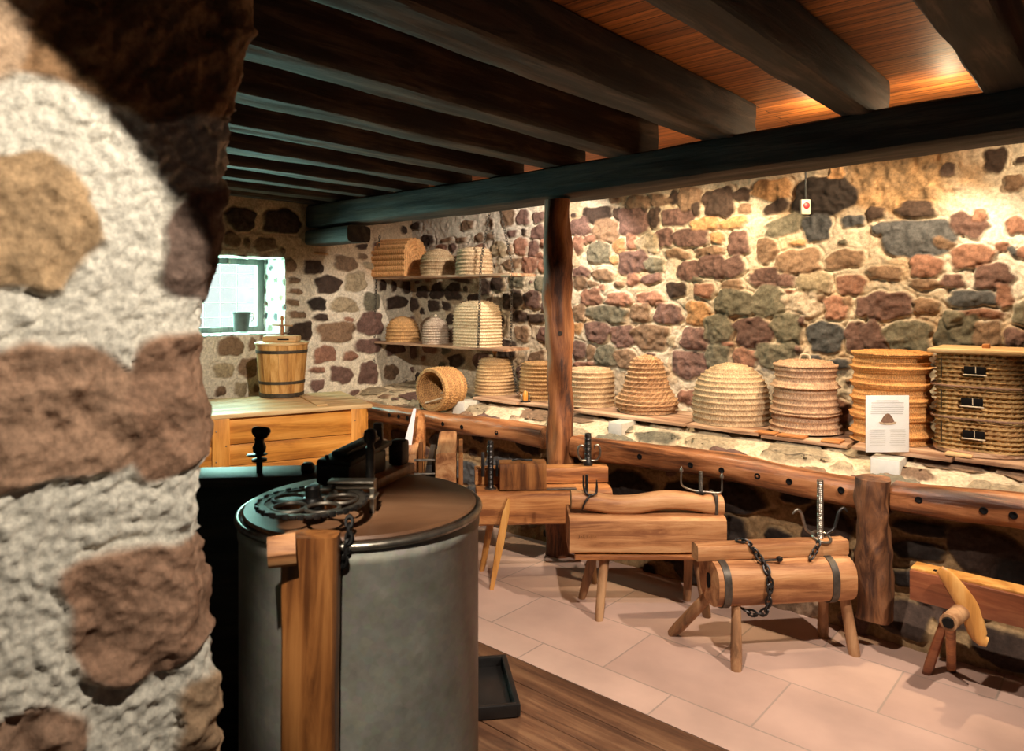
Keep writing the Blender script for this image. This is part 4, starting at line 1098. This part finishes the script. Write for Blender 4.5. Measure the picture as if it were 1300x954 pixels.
bm = bmesh.new(); lathe(bm, [(0.014, ht + 0.06), (0.012, ht + 0.10), (0.013, ht + 0.135), (0.009, ht + 0.14), (0.009, ht + 0.17), (0.014, ht + 0.18), (0.011, ht + 0.20), (0.004, ht + 0.205)], 14); obj('spindle', bm, 'bench', tb)
bm = bmesh.new(); tube(bm, [(-0.07, 0, ht + 0.137), (0.075, 0, ht + 0.133)], [0.010, 0.010], 10, flat=0.6); obj('crossbar', bm, 'leg', tb)

# pot on the window sill
pp = PX(306, 418, XL - 0.20)
pt_ = thing('small_pot', 'small grey metal pot with a side handle on the window sill', 'pot', (pp.x, pp.y, WZ0 + 0.012), CAM_ANG)
bm = bmesh.new(); lathe(bm, [(0.052, 0), (0.055, 0.003), (0.070, 0.145), (0.073, 0.15), (0.068, 0.15), (0.052, 0.01)], 28, cap=True); obj('body', bm, 'pot', pt_)
bm = bmesh.new(); lathe(bm, [(0.0705, 0.142), (0.075, 0.146), (0.075, 0.154), (0.070, 0.155)], 28, cap=False); obj('rim', bm, 'pot', pt_)
bm = bmesh.new(); tube(bm, smooth_pts([(0.066, 0, 0.135), (0.095, 0, 0.14), (0.10, 0, 0.11), (0.085, 0, 0.08)], 12), 0.004, 8); obj('handle', bm, 'steel', pt_)

# ------------------------------------------------------------------ wax press benches
def leg(par, foot, top, r0=0.022, r1=0.026, mat='leg', seed=0.0, seg=14):
    bm = bmesh.new(); P_ = lerp_pts([foot, top], 8)
    rr = [r0 + (r1 - r0) * i / 7 for i in range(8)]
    rr[0] *= 0.93
    tube(bm, P_, rr, seg, True, 0.12, seed)
    for v in bm.verts:
        if v.co.z < 0.012: v.co.z = 0.0
    return obj('leg', bm, mat, par)
def screw(par, x, y, z0, z1, r, mat='steel', name='screw'):
    bm = bmesh.new(); n = int((z1 - z0) / 0.0025); prof = []
    for i in range(n + 1): prof.append((r * (1 + 0.09 * math.sin(i * 1.9)), z0 + (z1 - z0) * i / n))
    prof.append((r * 0.6, z1 + 0.003))
    lathe(bm, prof, 16, (x, y, 0)); return obj(name, bm, mat, par)
def hookset(par, pts, r, mat='iron', name='hook'):
    bm = bmesh.new(); P_ = smooth_pts(pts, 26); n = len(P_)
    tube(bm, P_, [r * (1 if i < n - 5 else (0.35 + 0.13 * (n - i))) for i in range(n)], 10); return obj(name, bm, mat, par)

# bench B : middle one
B = thing('press_bench', 'pale squared wax press bench with a wavy log clamped on top', 'press', c2w(0.636, 3.48, FLOOR), CAM_ANG, 'wax presses on legs')
bm = bmesh.new(); timber(bm, 0.735, 0.25, 0.175, 30, 40, 9, 0.004, 3, 3.0); move(bm, (0, 0, 0.3885)); obj('trough_block', bm, 'bench_pale', B)
bm = bmesh.new(); timber(bm, 0.70, 0.245, 0.026, 20, 32, 10, 0.002, 3, 5.0); move(bm, (0.01, 0, 0.289)); obj('base_slab', bm, 'bench', B)
bm = bmesh.new(); timber(bm, 0.725, 0.105, 0.085, 46, 28, 3.0, 0.006, 4, 7.0, bend=lambda u: (0, 0.013 * math.sin(u * 9.5 + 1.6))); move(bm, (0.010, -0.02, 0.522)); obj('press_log', bm, 'bench_pale', B)
leg(B, (-0.23, -0.125, 0), (-0.195, -0.07, 0.285), 0.020, 0.024, seed=1); leg(B, (-0.285, 0.12, 0), (-0.225, 0.06, 0.285), 0.020, 0.026, seed=2)
leg(B, (0.235, 0.10, 0), (0.236, 0.06, 0.285), 0.020, 0.023, seed=3); leg(B, (0.284, -0.09, 0), (0.245, -0.05, 0.285), 0.020, 0.024, seed=4)
screw(B, -0.277, -0.03, 0.545, 0.655, 0.007, 'iron'); screw(B, 0.274, -0.02, 0.55, 0.668, 0.010, 'band')
hookset(B, [(-0.295, -0.06, 0.66), (-0.293, -0.062, 0.60), (-0.275, -0.07, 0.572), (-0.24, -0.07, 0.575), (-0.233, -0.065, 0.60), (-0.233, -0.065, 0.64)], 0.0055, name='fork')
hookset(B, [(-0.262, -0.075, 0.575), (-0.29, -0.085, 0.54), (-0.305, -0.08, 0.50)], 0.005, name='strap')
hookset(B, [(0.180, -0.02, 0.665), (0.178, -0.02, 0.625), (0.188, -0.02, 0.598), (0.24, -0.02, 0.578), (0.32, -0.02, 0.569), (0.37, -0.02, 0.568), (0.375, -0.02, 0.60), (0.375, -0.02, 0.635)], 0.0045, 'steel', name='fork')
for x, z in ((0.180, 0.668), (0.375, 0.638)):
    bm = bmesh.new(); lathe(bm, [(0.009, 0), (0.010, 0.006), (0.004, 0.020), (0.001, 0.026)], 8); obj('spear_tip', bm, 'steel', B, loc=(x, -0.02, z))
bm = bmesh.new(); lathe(bm, [(0.026, 0), (0.026, 0.005)], 24); obj('washer', bm, 'iron', B, loc=(0.274, -0.02, 0.568))
bm = bmesh.new(); box(bm, (0.335, -0.02, 0.522), (0.016, 0.112, 0.092), 0.003); obj('strap_band', bm, 'band', B)
bm = bmesh.new()      # scratched old lettering
for k in range(9):
    xa = -0.325 + k * 0.0095
    tube(bm, smooth_pts([(xa, -0.1258, 0.378 + 0.003 * (k % 3)), (xa + 0.004, -0.1258, 0.390), (xa + 0.003 + 0.003 * (k % 2), -0.1258, 0.398 - 0.004 * (k % 2))], 6), 0.0010, 5)
obj('scratched_marks', bm, 'stile', B)

# bench A : behind, by the post
A = thing('press_bench', 'orange squared wax press bench with a loose block and upright screws, beside the tall post', 'press', c2w(0.165, 3.90, FLOOR), CAM_ANG + 0.08, 'wax presses on legs')
bm = bmesh.new(); timber(bm, 0.72, 0.24, 0.185, 30, 40, 8, 0.004, 3, 13.0); move(bm, (0, 0, 0.397)); obj('trough_block', bm, 'bench', A)
bm = bmesh.new(); timber(bm, 0.73, 0.10, 0.088, 30, 28, 8, 0.004, 3, 15.0); move(bm, (0.0, 0.06, 0.536)); obj('press_beam', bm, 'bench', A)
bm = bmesh.new(); timber(bm, 0.245, 0.115, 0.145, 12, 28, 9, 0.003, 3, 17.0); move(bm, (-0.115, -0.055, 0.563)); lb = obj('loose_block', bm, 'stile', A)
bm = bmesh.new(); tube(bm, smooth_pts([(-0.17, -0.06, 0.641), (-0.14, -0.05, 0.645), (-0.10, -0.06, 0.643), (-0.06, -0.055, 0.641)], 12), 0.005, 8); obj('iron_ring', bm, 'blackiron', lb)
bm = bmesh.new(); box(bm, (0.09, -0.09, 0.493), (0.16, 0.03, 0.006), 0.001); obj('steel_strip', bm, 'steel', A)
screw(A, -0.285, -0.055, 0.49, 0.745, 0.016, 'iron'); screw(A, 0.262, 0.06, 0.58, 0.755, 0.018, 'iron')
bm = bmesh.new(); lathe(bm, [(0.03, 0), (0.03, 0.006)], 24); obj('washer', bm, 'steel', A, loc=(-0.285, -0.055, 0.49))
bm = bmesh.new(); box(bm, (-0.325, -0.05, 0.62), (0.018, 0.02, 0.13), 0.004); box(bm, (-0.25, -0.05, 0.60), (0.014, 0.018, 0.09), 0.004); obj('guide_bar', bm, 'iron', A)
bm = bmesh.new(); lathe(bm, [(0.026, 0), (0.028, 0.015), (0.018, 0.035)], 16); obj('nut', bm, 'iron', A, loc=(0.262, 0.06, 0.582))
for s_ in (-1, 1):
    hookset(A, [(0.262 + s_ * 0.015, 0.04, 0.61), (0.262 + s_ * 0.045, 0.035, 0.615), (0.262 + s_ * 0.062, 0.03, 0.65), (0.262 + s_ * 0.055, 0.03, 0.69), (0.262 + s_ * 0.035, 0.03, 0.695), (0.262 + s_ * 0.03, 0.03, 0.675)], 0.006, 'steel', name='curled_grip')
def splat_leg(par, foot, top, w0, w1, t_=0.018, mat='mallet'):
    bm = bmesh.new(); f, t0 = Vector(foot), Vector(top); d = (t0 - f)
    vs = []
    for (u_, hw) in ((0, w0 * 0.55), (0.5, w1), (0.85, w1 * 0.9), (1.0, w1 * 0.25)):
        p_ = f + d * u_
        vs.append([bm.verts.new(p_ + Vector((sx * hw, sy * t_ / 2, 0))) for sx, sy in ((-1, -1), (1, -1), (1, 1), (-1, 1))])
    for i in range(3):
        for k in range(4): bm.faces.new((vs[i][k], vs[i][(k + 1) % 4], vs[i + 1][(k + 1) % 4], vs[i + 1][k]))
    bm.faces.new(vs[0][::-1]); bm.faces.new(vs[-1]); return obj('leg', bm, mat, par)
splat_leg(A, (-0.285, -0.165, 0), (-0.195, -0.136, 0.46), 0.018, 0.020, 0.024)
leg(A, (-0.325, 0.095, 0), (-0.275, 0.03, 0.31), 0.015, 0.020, 'mallet', 6, 8)
leg(A, (0.26, -0.13, 0), (0.25, -0.06, 0.31), 0.016, 0.02, 'leg', 7); leg(A, (0.30, 0.13, 0), (0.27, 0.06, 0.31), 0.016, 0.02, 'leg', 8)

# bench C : front right, round log with chains
Cc = thing('press_bench', 'round log wax press bench with two iron bands and a hanging chain', 'press', c2w(1.125, 3.05, FLOOR), CAM_ANG + 0.12, 'wax presses on legs')
bm = bmesh.new(); timber(bm, 0.60, 0.215, 0.190, 40, 44, 2.7, 0.003, 3, 21.0, taper=lambda u: 1.0 if u < 0.9 else 1 - 0.02 * (u - 0.9) * 10); move(bm, (0, 0, 0.338)); obj('log_body', bm, 'bench_pale', Cc)
bm = bmesh.new(); lathe(bm, [(0.020, 0), (0.022, 0.006), (0.012, 0.007)], 20); bmesh.ops.scale(bm, vec=(1.5, 0.8, 1), verts=bm.verts); move(bm, (-0.299, 0, 0.34), (0, -math.pi / 2, 0)); obj('spout_hole', bm, 'hole', Cc)
def band(par, x, w_, wd, ht, zc, p=2.7):
    bm = bmesh.new(); timber(bm, w_, wd, ht, 2, 44, p, 0.0005, 3, 1.0); move(bm, (x, 0, zc)); return obj('iron_band', bm, 'band', par)
band(Cc, -0.262, 0.030, 0.224, 0.199, 0.338); band(Cc, 0.205, 0.030, 0.224, 0.199, 0.338)
bm = bmesh.new(); timber(bm, 0.665, 0.075, 0.066, 30, 28, 6, 0.003, 4, 23.0); move(bm, (-0.03, 0.0, 0.463)); obj('press_beam', bm, 'bench_pale', Cc)
leg(Cc, (-0.235, -0.12, 0), (-0.205, -0.05, 0.27), 0.023, 0.019, seed=31); leg(Cc, (-0.385, 0.21, 0), (-0.225, 0.05, 0.29), 0.026, 0.022, seed=32)
leg(Cc, (0.275, 0.115, 0), (0.235, 0.04, 0.27), 0.024, 0.021, seed=33); leg(Cc, (0.315, -0.06, 0), (0.275, -0.03, 0.30), 0.025, 0.021, seed=34)
screw(Cc, 0.195, 0.0, 0.45, 0.745, 0.013, 'steel')
bm = bmesh.new(); torus(bm, 0.038, 0.006, (0.195, -0.01, 0.505), (0.35, 0.1, 0)); obj('iron_ring', bm, 'steel', Cc)
for s_ in (-1, 1):
    hookset(Cc, [(0.195 + s_ * 0.03, 0, 0.515), (0.195 + s_ * 0.062, 0, 0.535), (0.195 + s_ * 0.075, 0, 0.57), (0.195 + s_ * 0.085, 0, 0.605), (0.195 + s_ * 0.105, 0, 0.622), (0.195 + s_ * 0.125, 0, 0.605)], 0.0065, 'iron' if s_ > 0 else 'steel', name='curled_hook')
bm = bmesh.new(); chain(bm, [(0.165, -0.04, 0.50), (0.15, -0.05, 0.47), (0.11, -0.07, 0.435)], 0.034, 0.004); obj('chain', bm, 'iron', Cc)
bm = bmesh.new(); chain(bm, smooth_pts([(-0.175, 0.0, 0.505), (-0.14, -0.03, 0.50), (-0.11, -0.05, 0.455), (-0.095, -0.095, 0.42), (-0.09, -0.118, 0.36), (-0.095, -0.118, 0.30), (-0.105, -0.11, 0.245), (-0.14, -0.08, 0.225), (-0.175, -0.05, 0.235)], 30), 0.036, 0.0045); obj('chain', bm, 'iron', Cc)
bm = bmesh.new(); tube(bm, [(-0.09, -0.06, 0.435), (-0.03, -0.07, 0.44)], 0.005, 8); lathe(bm, [(0.002, -0.012), (0.012, -0.006), (0.014, 0.0), (0.012, 0.008), (0.002, 0.013)], 12, (-0.025, -0.07, 0.442)); obj('chain_pin', bm, 'iron', Cc)

for o_ in Cc.children:
    if not o_.name.startswith('leg'): o_.location.z -= 0.02
# bench D : right edge
x0 = PY(1155, 740, 3.18).x
Dd = thing('press_bench', 'red-brown box beam on legs with a curved yellow paddle, cut by the right edge', 'press', (x0, 3.235, FLOOR), -0.035, 'wax presses on legs')
bm = bmesh.new(); box(bm, (0.45, 0, 0.366), (0.90, 0.105, 0.116), 0.003); obj('box_beam', bm, 'bench_red', Dd)
bm = bmesh.new(); box(bm, (0.45, 0.008, 0.427), (0.90, 0.088, 0.010), 0.002); obj('top_board', bm, 'mallet', Dd)
bm = bmesh.new(); box(bm, (0.10, -0.01, 0.4325), (0.05, 0.018, 0.003), 0.001); obj('slot', bm, 'hole', Dd)
def inD(px, py, D):
    p_ = W(px, py, D); return (p_.x - x0, p_.y - 3.235, p_.z - FLOOR)
bm = bmesh.new(); tube(bm, [inD(1232, 766, 2.80), inD(1207, 791, 2.62)], [0.030, 0.030], 20, True, 0.08, 2.0); obj('spindle', bm, 'leg', Dd)
bm = bmesh.new(); tube(bm, [inD(1207.2, 791.2, 2.619), inD(1206.6, 792, 2.612)], [0.021, 0.018], 14, True, 0.2, 4.0); obj('broken_end', bm, 'blackiron', Dd)
pth = smooth_pts([inD(1194, 723, 2.74), inD(1203, 731, 2.73), inD(1219, 752, 2.72), inD(1233, 775, 2.71), inD(1241, 800, 2.70), inD(1247, 811, 2.69), inD(1255, 815, 2.68)], 30)
bm = bmesh.new()
tube(bm, pth, [0.0085 + 0.0085 * math.sin(math.pi * i / 29) ** 1.3 for i in range(30)], 20, True, flat=2.1)
obj('paddle', bm, 'mallet', Dd)
fl = inD(1176, 855, 2.88); leg(Dd, (fl[0], fl[1], 0), inD(1203, 778, 2.86), 0.020, 0.017, 'bench_red', 41)
fl = inD(1207, 844, 2.90); leg(Dd, (fl[0], fl[1], 0), inD(1209, 793, 2.66), 0.017, 0.018, 'bench', 42)
leg(Dd, (0.78, -0.06, 0), (0.72, -0.02, 0.31), 0.02, 0.02, 'bench_red', 43); leg(Dd, (0.78, 0.10, 0), (0.72, 0.02, 0.31), 0.02, 0.02, 'bench_red', 44)

# wooden vice seen end-on behind the drum
Vv = thing('wooden_press_frame', 'tall narrow pale wooden press seen end-on just behind the metal drum', 'press', c2w((566 - 650) / 912 * 3.6, 3.6, FLOOR), CAM_ANG + math.radians(94))
bm = bmesh.new(); timber(bm, 0.60, 0.105, 0.27, 20, 28, 12, 0.003, 3, 51.0); move(bm, (0.30, 0, 0.595)); obj('main_block', bm, 'bench_pale', Vv)
bm = bmesh.new(); box(bm, (0.28, -0.075, 0.575), (0.50, 0.022, 0.24), 0.003); obj('cheek_board', bm, 'stile', Vv)
bm = bmesh.new(); box(bm, (0.30, 0.085, 0.50), (0.52, 0.03, 0.32), 0.003); obj('cheek_board', bm, 'darkwood', Vv)
bm = bmesh.new(); box(bm, (0.28, 0.205, 0.60), (0.34, 0.10, 0.20), 0.004); obj('side_block', bm, 'bench_pale', Vv)
bm = bmesh.new(); box(bm, (0.20, 0.135, 0.62), (0.10, 0.02, 0.26), 0.004); obj('spacer', bm, 'stile', Vv)
bm = bmesh.new(); prism(bm, [(-0.035, 0.50), (0.035, 0.50), (0.035, 0.83), (0.025, 0.86), (0, 0.875), (-0.025, 0.86), (-0.035, 0.83)], 0.03, Matrix.Translation((0.42, 0.16, 0)) @ Matrix.Rotation(math.pi / 2 - 0.3, 4, 'Z')); obj('upright', bm, 'bench', Vv)
bm = bmesh.new(); prism(bm, [(-0.05, 0.66), (0.0, 0.66), (0.03, 0.90), (0.015, 0.90)], 0.005, Matrix.Translation((0.36, 0.20, 0)) @ Matrix.Rotation(math.pi / 2 + math.pi, 4, 'Z')); obj('pale_sheet', bm, 'sheet', Vv)
for zz in (0.56, 0.62, 0.69):
    bm = bmesh.new(); tube(bm, [(0.02, 0.04, zz), (0.02, 0.16, zz)], 0.007, 10); obj('bolt', bm, 'steel', Vv)
for xx, yy in ((0.06, -0.04), (0.06, 0.10), (0.52, -0.04), (0.52, 0.10)): leg(Vv, (xx, yy * 1.6, 0), (xx, yy, 0.47), 0.02, 0.022, 'leg', xx * 9 + yy)
# dark stump next to it
# ------------------------------------------------------------------ honey extractor drum
dr, df, RD_ = -0.398, 1.91, 0.308
E = thing('honey_extractor', 'large galvanised drum extractor with a brown lid and chain gear in the foreground', 'extractor', c2w(dr, df, FLOOR), CAM_ANG)
ZD = 0.955
bm = bmesh.new()
lathe(bm, [(RD_ - 0.006, 0.14), (RD_, 0.145), (RD_ + 0.003, 0.16), (RD_, 0.17), (RD_, ZD - 0.055), (RD_ + 0.003, ZD - 0.05), (RD_ + 0.003, ZD - 0.035), (RD_, ZD - 0.03), (RD_, ZD - 0.004)], 96)
obj('drum_body', bm, 'galv', E)
bm = bmesh.new(); torus(bm, RD_ + 0.002, 0.009, (0, 0, ZD - 0.008), seg=96, sub=10); obj('rolled_rim', bm, 'steel', E)
bm = bmesh.new(); lathe(bm, [(RD_ - 0.012, ZD - 0.006), (RD_ - 0.006, ZD + 0.004), (RD_ - 0.012, ZD + 0.010), (0.02, ZD + 0.014)], 96); obj('lid', bm, 'lid', E)
for an in (0.5, 2.6, 4.7):
    leg(E, ((RD_ - 0.03) * math.cos(an) * 1.1, (RD_ - 0.03) * math.sin(an) * 1.1, 0), ((RD_ - 0.05) * math.cos(an), (RD_ - 0.05) * math.sin(an), 0.16), 0.02, 0.02, 'blackiron', an)
# cross board running away over the lid
ba = math.atan2(0.404, 0.1435)
cb = Matrix.Translation((-0.075, 0.02, 0)) @ Matrix.Rotation(ba, 4, 'Z')
def onboard(name, mat, fn, smooth=True, par=None):
    bm = bmesh.new(); fn(bm); bmesh.ops.transform(bm, matrix=cb, verts=bm.verts); return obj(name, bm, mat, par or E, smooth)
brd = onboard('cross_board', 'stile', lambda b: box(b, (0.075, 0, ZD + 0.030), (0.48, 0.15, 0.028), 0.004))
onboard('end_stop', 'darkwood', lambda b: box(b, (0.285, -0.035, ZD + 0.080), (0.05, 0.05, 0.075), 0.010))
def gearbox(b):
    box(b, (0.10, 0.012, ZD + 0.075), (0.20, 0.105, 0.062), 0.006)
    box(b, (0.11, 0.005, ZD + 0.112), (0.23, 0.105, 0.014), 0.004, (0, -0.07, 0))
    box(b, (0.12, 0.01, ZD + 0.126), (0.18, 0.05, 0.016), 0.004, (0, -0.07, 0))
onboard('gear_housing', 'blackiron', gearbox)
bm = bmesh.new(); lathe(bm, [(0.011, ZD + 0.06), (0.0115, ZD + 0.165), (0.009, ZD + 0.167), (0.009, ZD + 0.175), (0.016, ZD + 0.180), (0.018, ZD + 0.193), (0.015, ZD + 0.208), (0.006, ZD + 0.213)], 20, (0.035, -0.07, 0)); obj('axle', bm, 'iron', E)
bm = bmesh.new(); box(bm, (-0.002, 0.24, ZD + 0.10), (0.028, 0.026, 0.15), 0.006); obj('stub_post', bm, 'darkwood', E)
bm = bmesh.new(); lathe(bm, [(0.014, 0), (0.014, 0.006), (0.006, 0.008), (0.006, 0.035), (0.003, 0.037)], 12); obj('bolt', bm, 'blackiron', E, loc=(-0.105, 0.04, ZD + 0.085))
# bracket plates beside the gear
bm = bmesh.new()
tube(bm, [(-0.04, -0.12, ZD + 0.078), (0.055, -0.12, ZD + 0.078)], 0.007, 12); obj('short_shaft', bm, 'steel', E)
bm = bmesh.new(); box(bm, (0.0, -0.12, ZD + 0.055), (0.125, 0.05, 0.006), 0.002); box(bm, (0.0, -0.12, ZD + 0.092), (0.115, 0.04, 0.006), 0.002); box(bm, (0.05, -0.11, ZD + 0.05), (0.012, 0.03, 0.08), 0.002); obj('bracket_plate', bm, 'steel', E)
# big chain wheel lying flat
gx, gy, gz, GR = -0.075, -0.205, ZD + 0.062, 0.125
bm = bmesh.new(); nt_ = 44; outer, inner, = [], []
for k in range(nt_ * 4):
    a = 2 * math.pi * k / (nt_ * 4); r = GR + (0.004 if k % 4 in (1, 2) else -0.003)
    outer.append((r * math.cos(a), r * math.sin(a)))
    inner.append(((GR - 0.016) * math.cos(a), (GR - 0.016) * math.sin(a)))
def ringz(pts, z): return [bm.verts.new((x, y, z)) for x, y in pts]
o1, o2, i1, i2 = ringz(outer, 0), ringz(outer, 0.006), ringz(inner, 0), ringz(inner, 0.006)
n = len(outer)
for k in range(n):
    j = (k + 1) % n
    bm.faces.new((o1[k], o1[j], o2[j], o2[k])); bm.faces.new((i1[j], i1[k], i2[k], i2[j])); bm.faces.new((o2[k], o2[j], i2[j], i2[k])); bm.faces.new((o1[j], o1[k], i1[k], i1[j]))
gr = obj('chain_wheel', bm, 'band', E, loc=(gx, gy, gz))
bm = bmesh.new()
for k in range(5):
    a = 2 * math.pi * k / 5 + 0.3; torus(bm, 0.038, 0.0045, (0.066 * math.cos(a), 0.066 * math.sin(a), 0.003), (0, 0, 0), 24, 6)
obj('wheel_spoke_rings', bm, 'band', gr)
bm = bmesh.new(); lathe(bm, [(0.026, -0.03), (0.028, 0.0), (0.022, 0.012), (0.017, 0.014), (0.017, 0.034), (0.012, 0.040)], 24); obj('hub', bm, 'blackiron', gr)
bm = bmesh.new()
for k in range(46):
    a = 2 * math.pi * k / 46
    if k % 2: box(bm, ((GR + 0.002) * math.cos(a), (GR + 0.002) * math.sin(a), 0.003), (0.006, 0.014, 0.013), 0.002, (0, 0, a))
    else: box(bm, ((GR + 0.002) * math.cos(a), (GR + 0.002) * math.sin(a), 0.003), (0.007, 0.015, 0.008), 0.002, (0, 0, a))
obj('roller_chain', bm, 'iron', gr)
# black links standing in for the chain wheel's cast shadow on the drum
bm = bmesh.new(); chain(bm, smooth_pts([(0.03, -0.285, ZD + 0.05), (0.035, -0.315, ZD + 0.0), (0.02, -0.318, ZD - 0.05), (0.0, -0.318, ZD - 0.075)], 14), 0.024, 0.004); obj('shadow_chain', bm, 'blackiron', E)
# timber stile fixed to the front of the drum
bm = bmesh.new(); timber(bm, 0.985, 0.060, 0.118, 40, 28, 7, 0.004, 3, 61.0, axis='Z'); 
bmesh.ops.transform(bm, matrix=Matrix.Rotation(math.pi / 2, 4, 'Z'), verts=bm.verts); move(bm, (-0.040, -0.345, 0.495)); obj('front_stile', bm, 'stile', E)
bm = bmesh.new(); tube(bm, [(-0.115, -0.40, ZD + 0.012), (-0.06, -0.385, ZD + 0.015)], [0.028, 0.03], 16, True, 0.35, 3.0); obj('stile_peg', bm, 'bench_pale', E)

# dark press stand with a crank behind the drum on the left
p0 = c2w((268 - 650) / 912 * 2.35, 2.35, 0)
K = thing('dark_press_stand', 'black-stained wooden stand with an iron crank, between pillar and drum', 'stand', c2w((340 - 650) / 912 * 2.35, 2.38, FLOOR), CAM_ANG + 0.10)
bm = bmesh.new(); box(bm, (-0.05, 0.0, 0.915), (0.72, 0.16, 0.030), 0.004); obj('top_board', bm, 'darkwood', K)
bm = bmesh.new(); box(bm, (-0.05, 0.02, 0.45), (0.66, 0.12, 0.90), 0.006); obj('front_panel', bm, 'darkwood', K)
def crank(b):
    lathe(b, [(0.010, 0), (0.010, 0.035), (0.024, 0.038), (0.024, 0.046), (0.008, 0.05), (0.008, 0.055)], 18)
    lathe(b, [(0.030, 0.058), (0.034, 0.060), (0.030, 0.062)], 24, (-0.008, 0, 0))
    lathe(b, [(0.010, 0.06), (0.020, 0.07), (0.022, 0.085), (0.014, 0.10), (0.016, 0.112), (0.012, 0.118)], 18, (0.0, 0, 0))
    tube(b, smooth_pts([(-0.018, 0, 0.128), (-0.005, 0, 0.134), (0.015, 0, 0.132), (0.03, 0, 0.124)], 10), [0.014, 0.019, 0.020, 0.019, 0.018, 0.018, 0.019, 0.02, 0.018, 0.012], 14)
bm = bmesh.new(); crank(bm); obj('crank_knob', bm, 'blackiron', K, loc=(-0.032, -0.02, 0.93))
bm = bmesh.new(); lathe(bm, [(0.020, 0), (0.023, 0.01), (0.022, 0.024), (0.015, 0.032), (0.004, 0.034)], 16); obj('nut', bm, 'blackiron', K, loc=(0.125, -0.03, 0.93))

# tray under the drum
tr = thing('drip_tray', 'shallow black tray on the boards at the right foot of the drum', 'tray', c2w(-0.17, 2.72, FLOOR + 0.005), CAM_ANG + 0.15)
bm = bmesh.new(); box(bm, (0, 0, 0.006), (0.34, 0.36, 0.012), 0.003); obj('tray_base', bm, 'tray', tr)
for (cx_, cy_, sx_, sy_) in ((0.165, 0, 0.022, 0.37), (-0.165, 0, 0.022, 0.37), (0, 0.175, 0.33, 0.022), (0, -0.175, 0.33, 0.022)):
    bm = bmesh.new(); box(bm, (cx_, cy_, 0.026), (sx_, sy_, 0.046), 0.006); obj('tray_rim', bm, 'tray', tr)
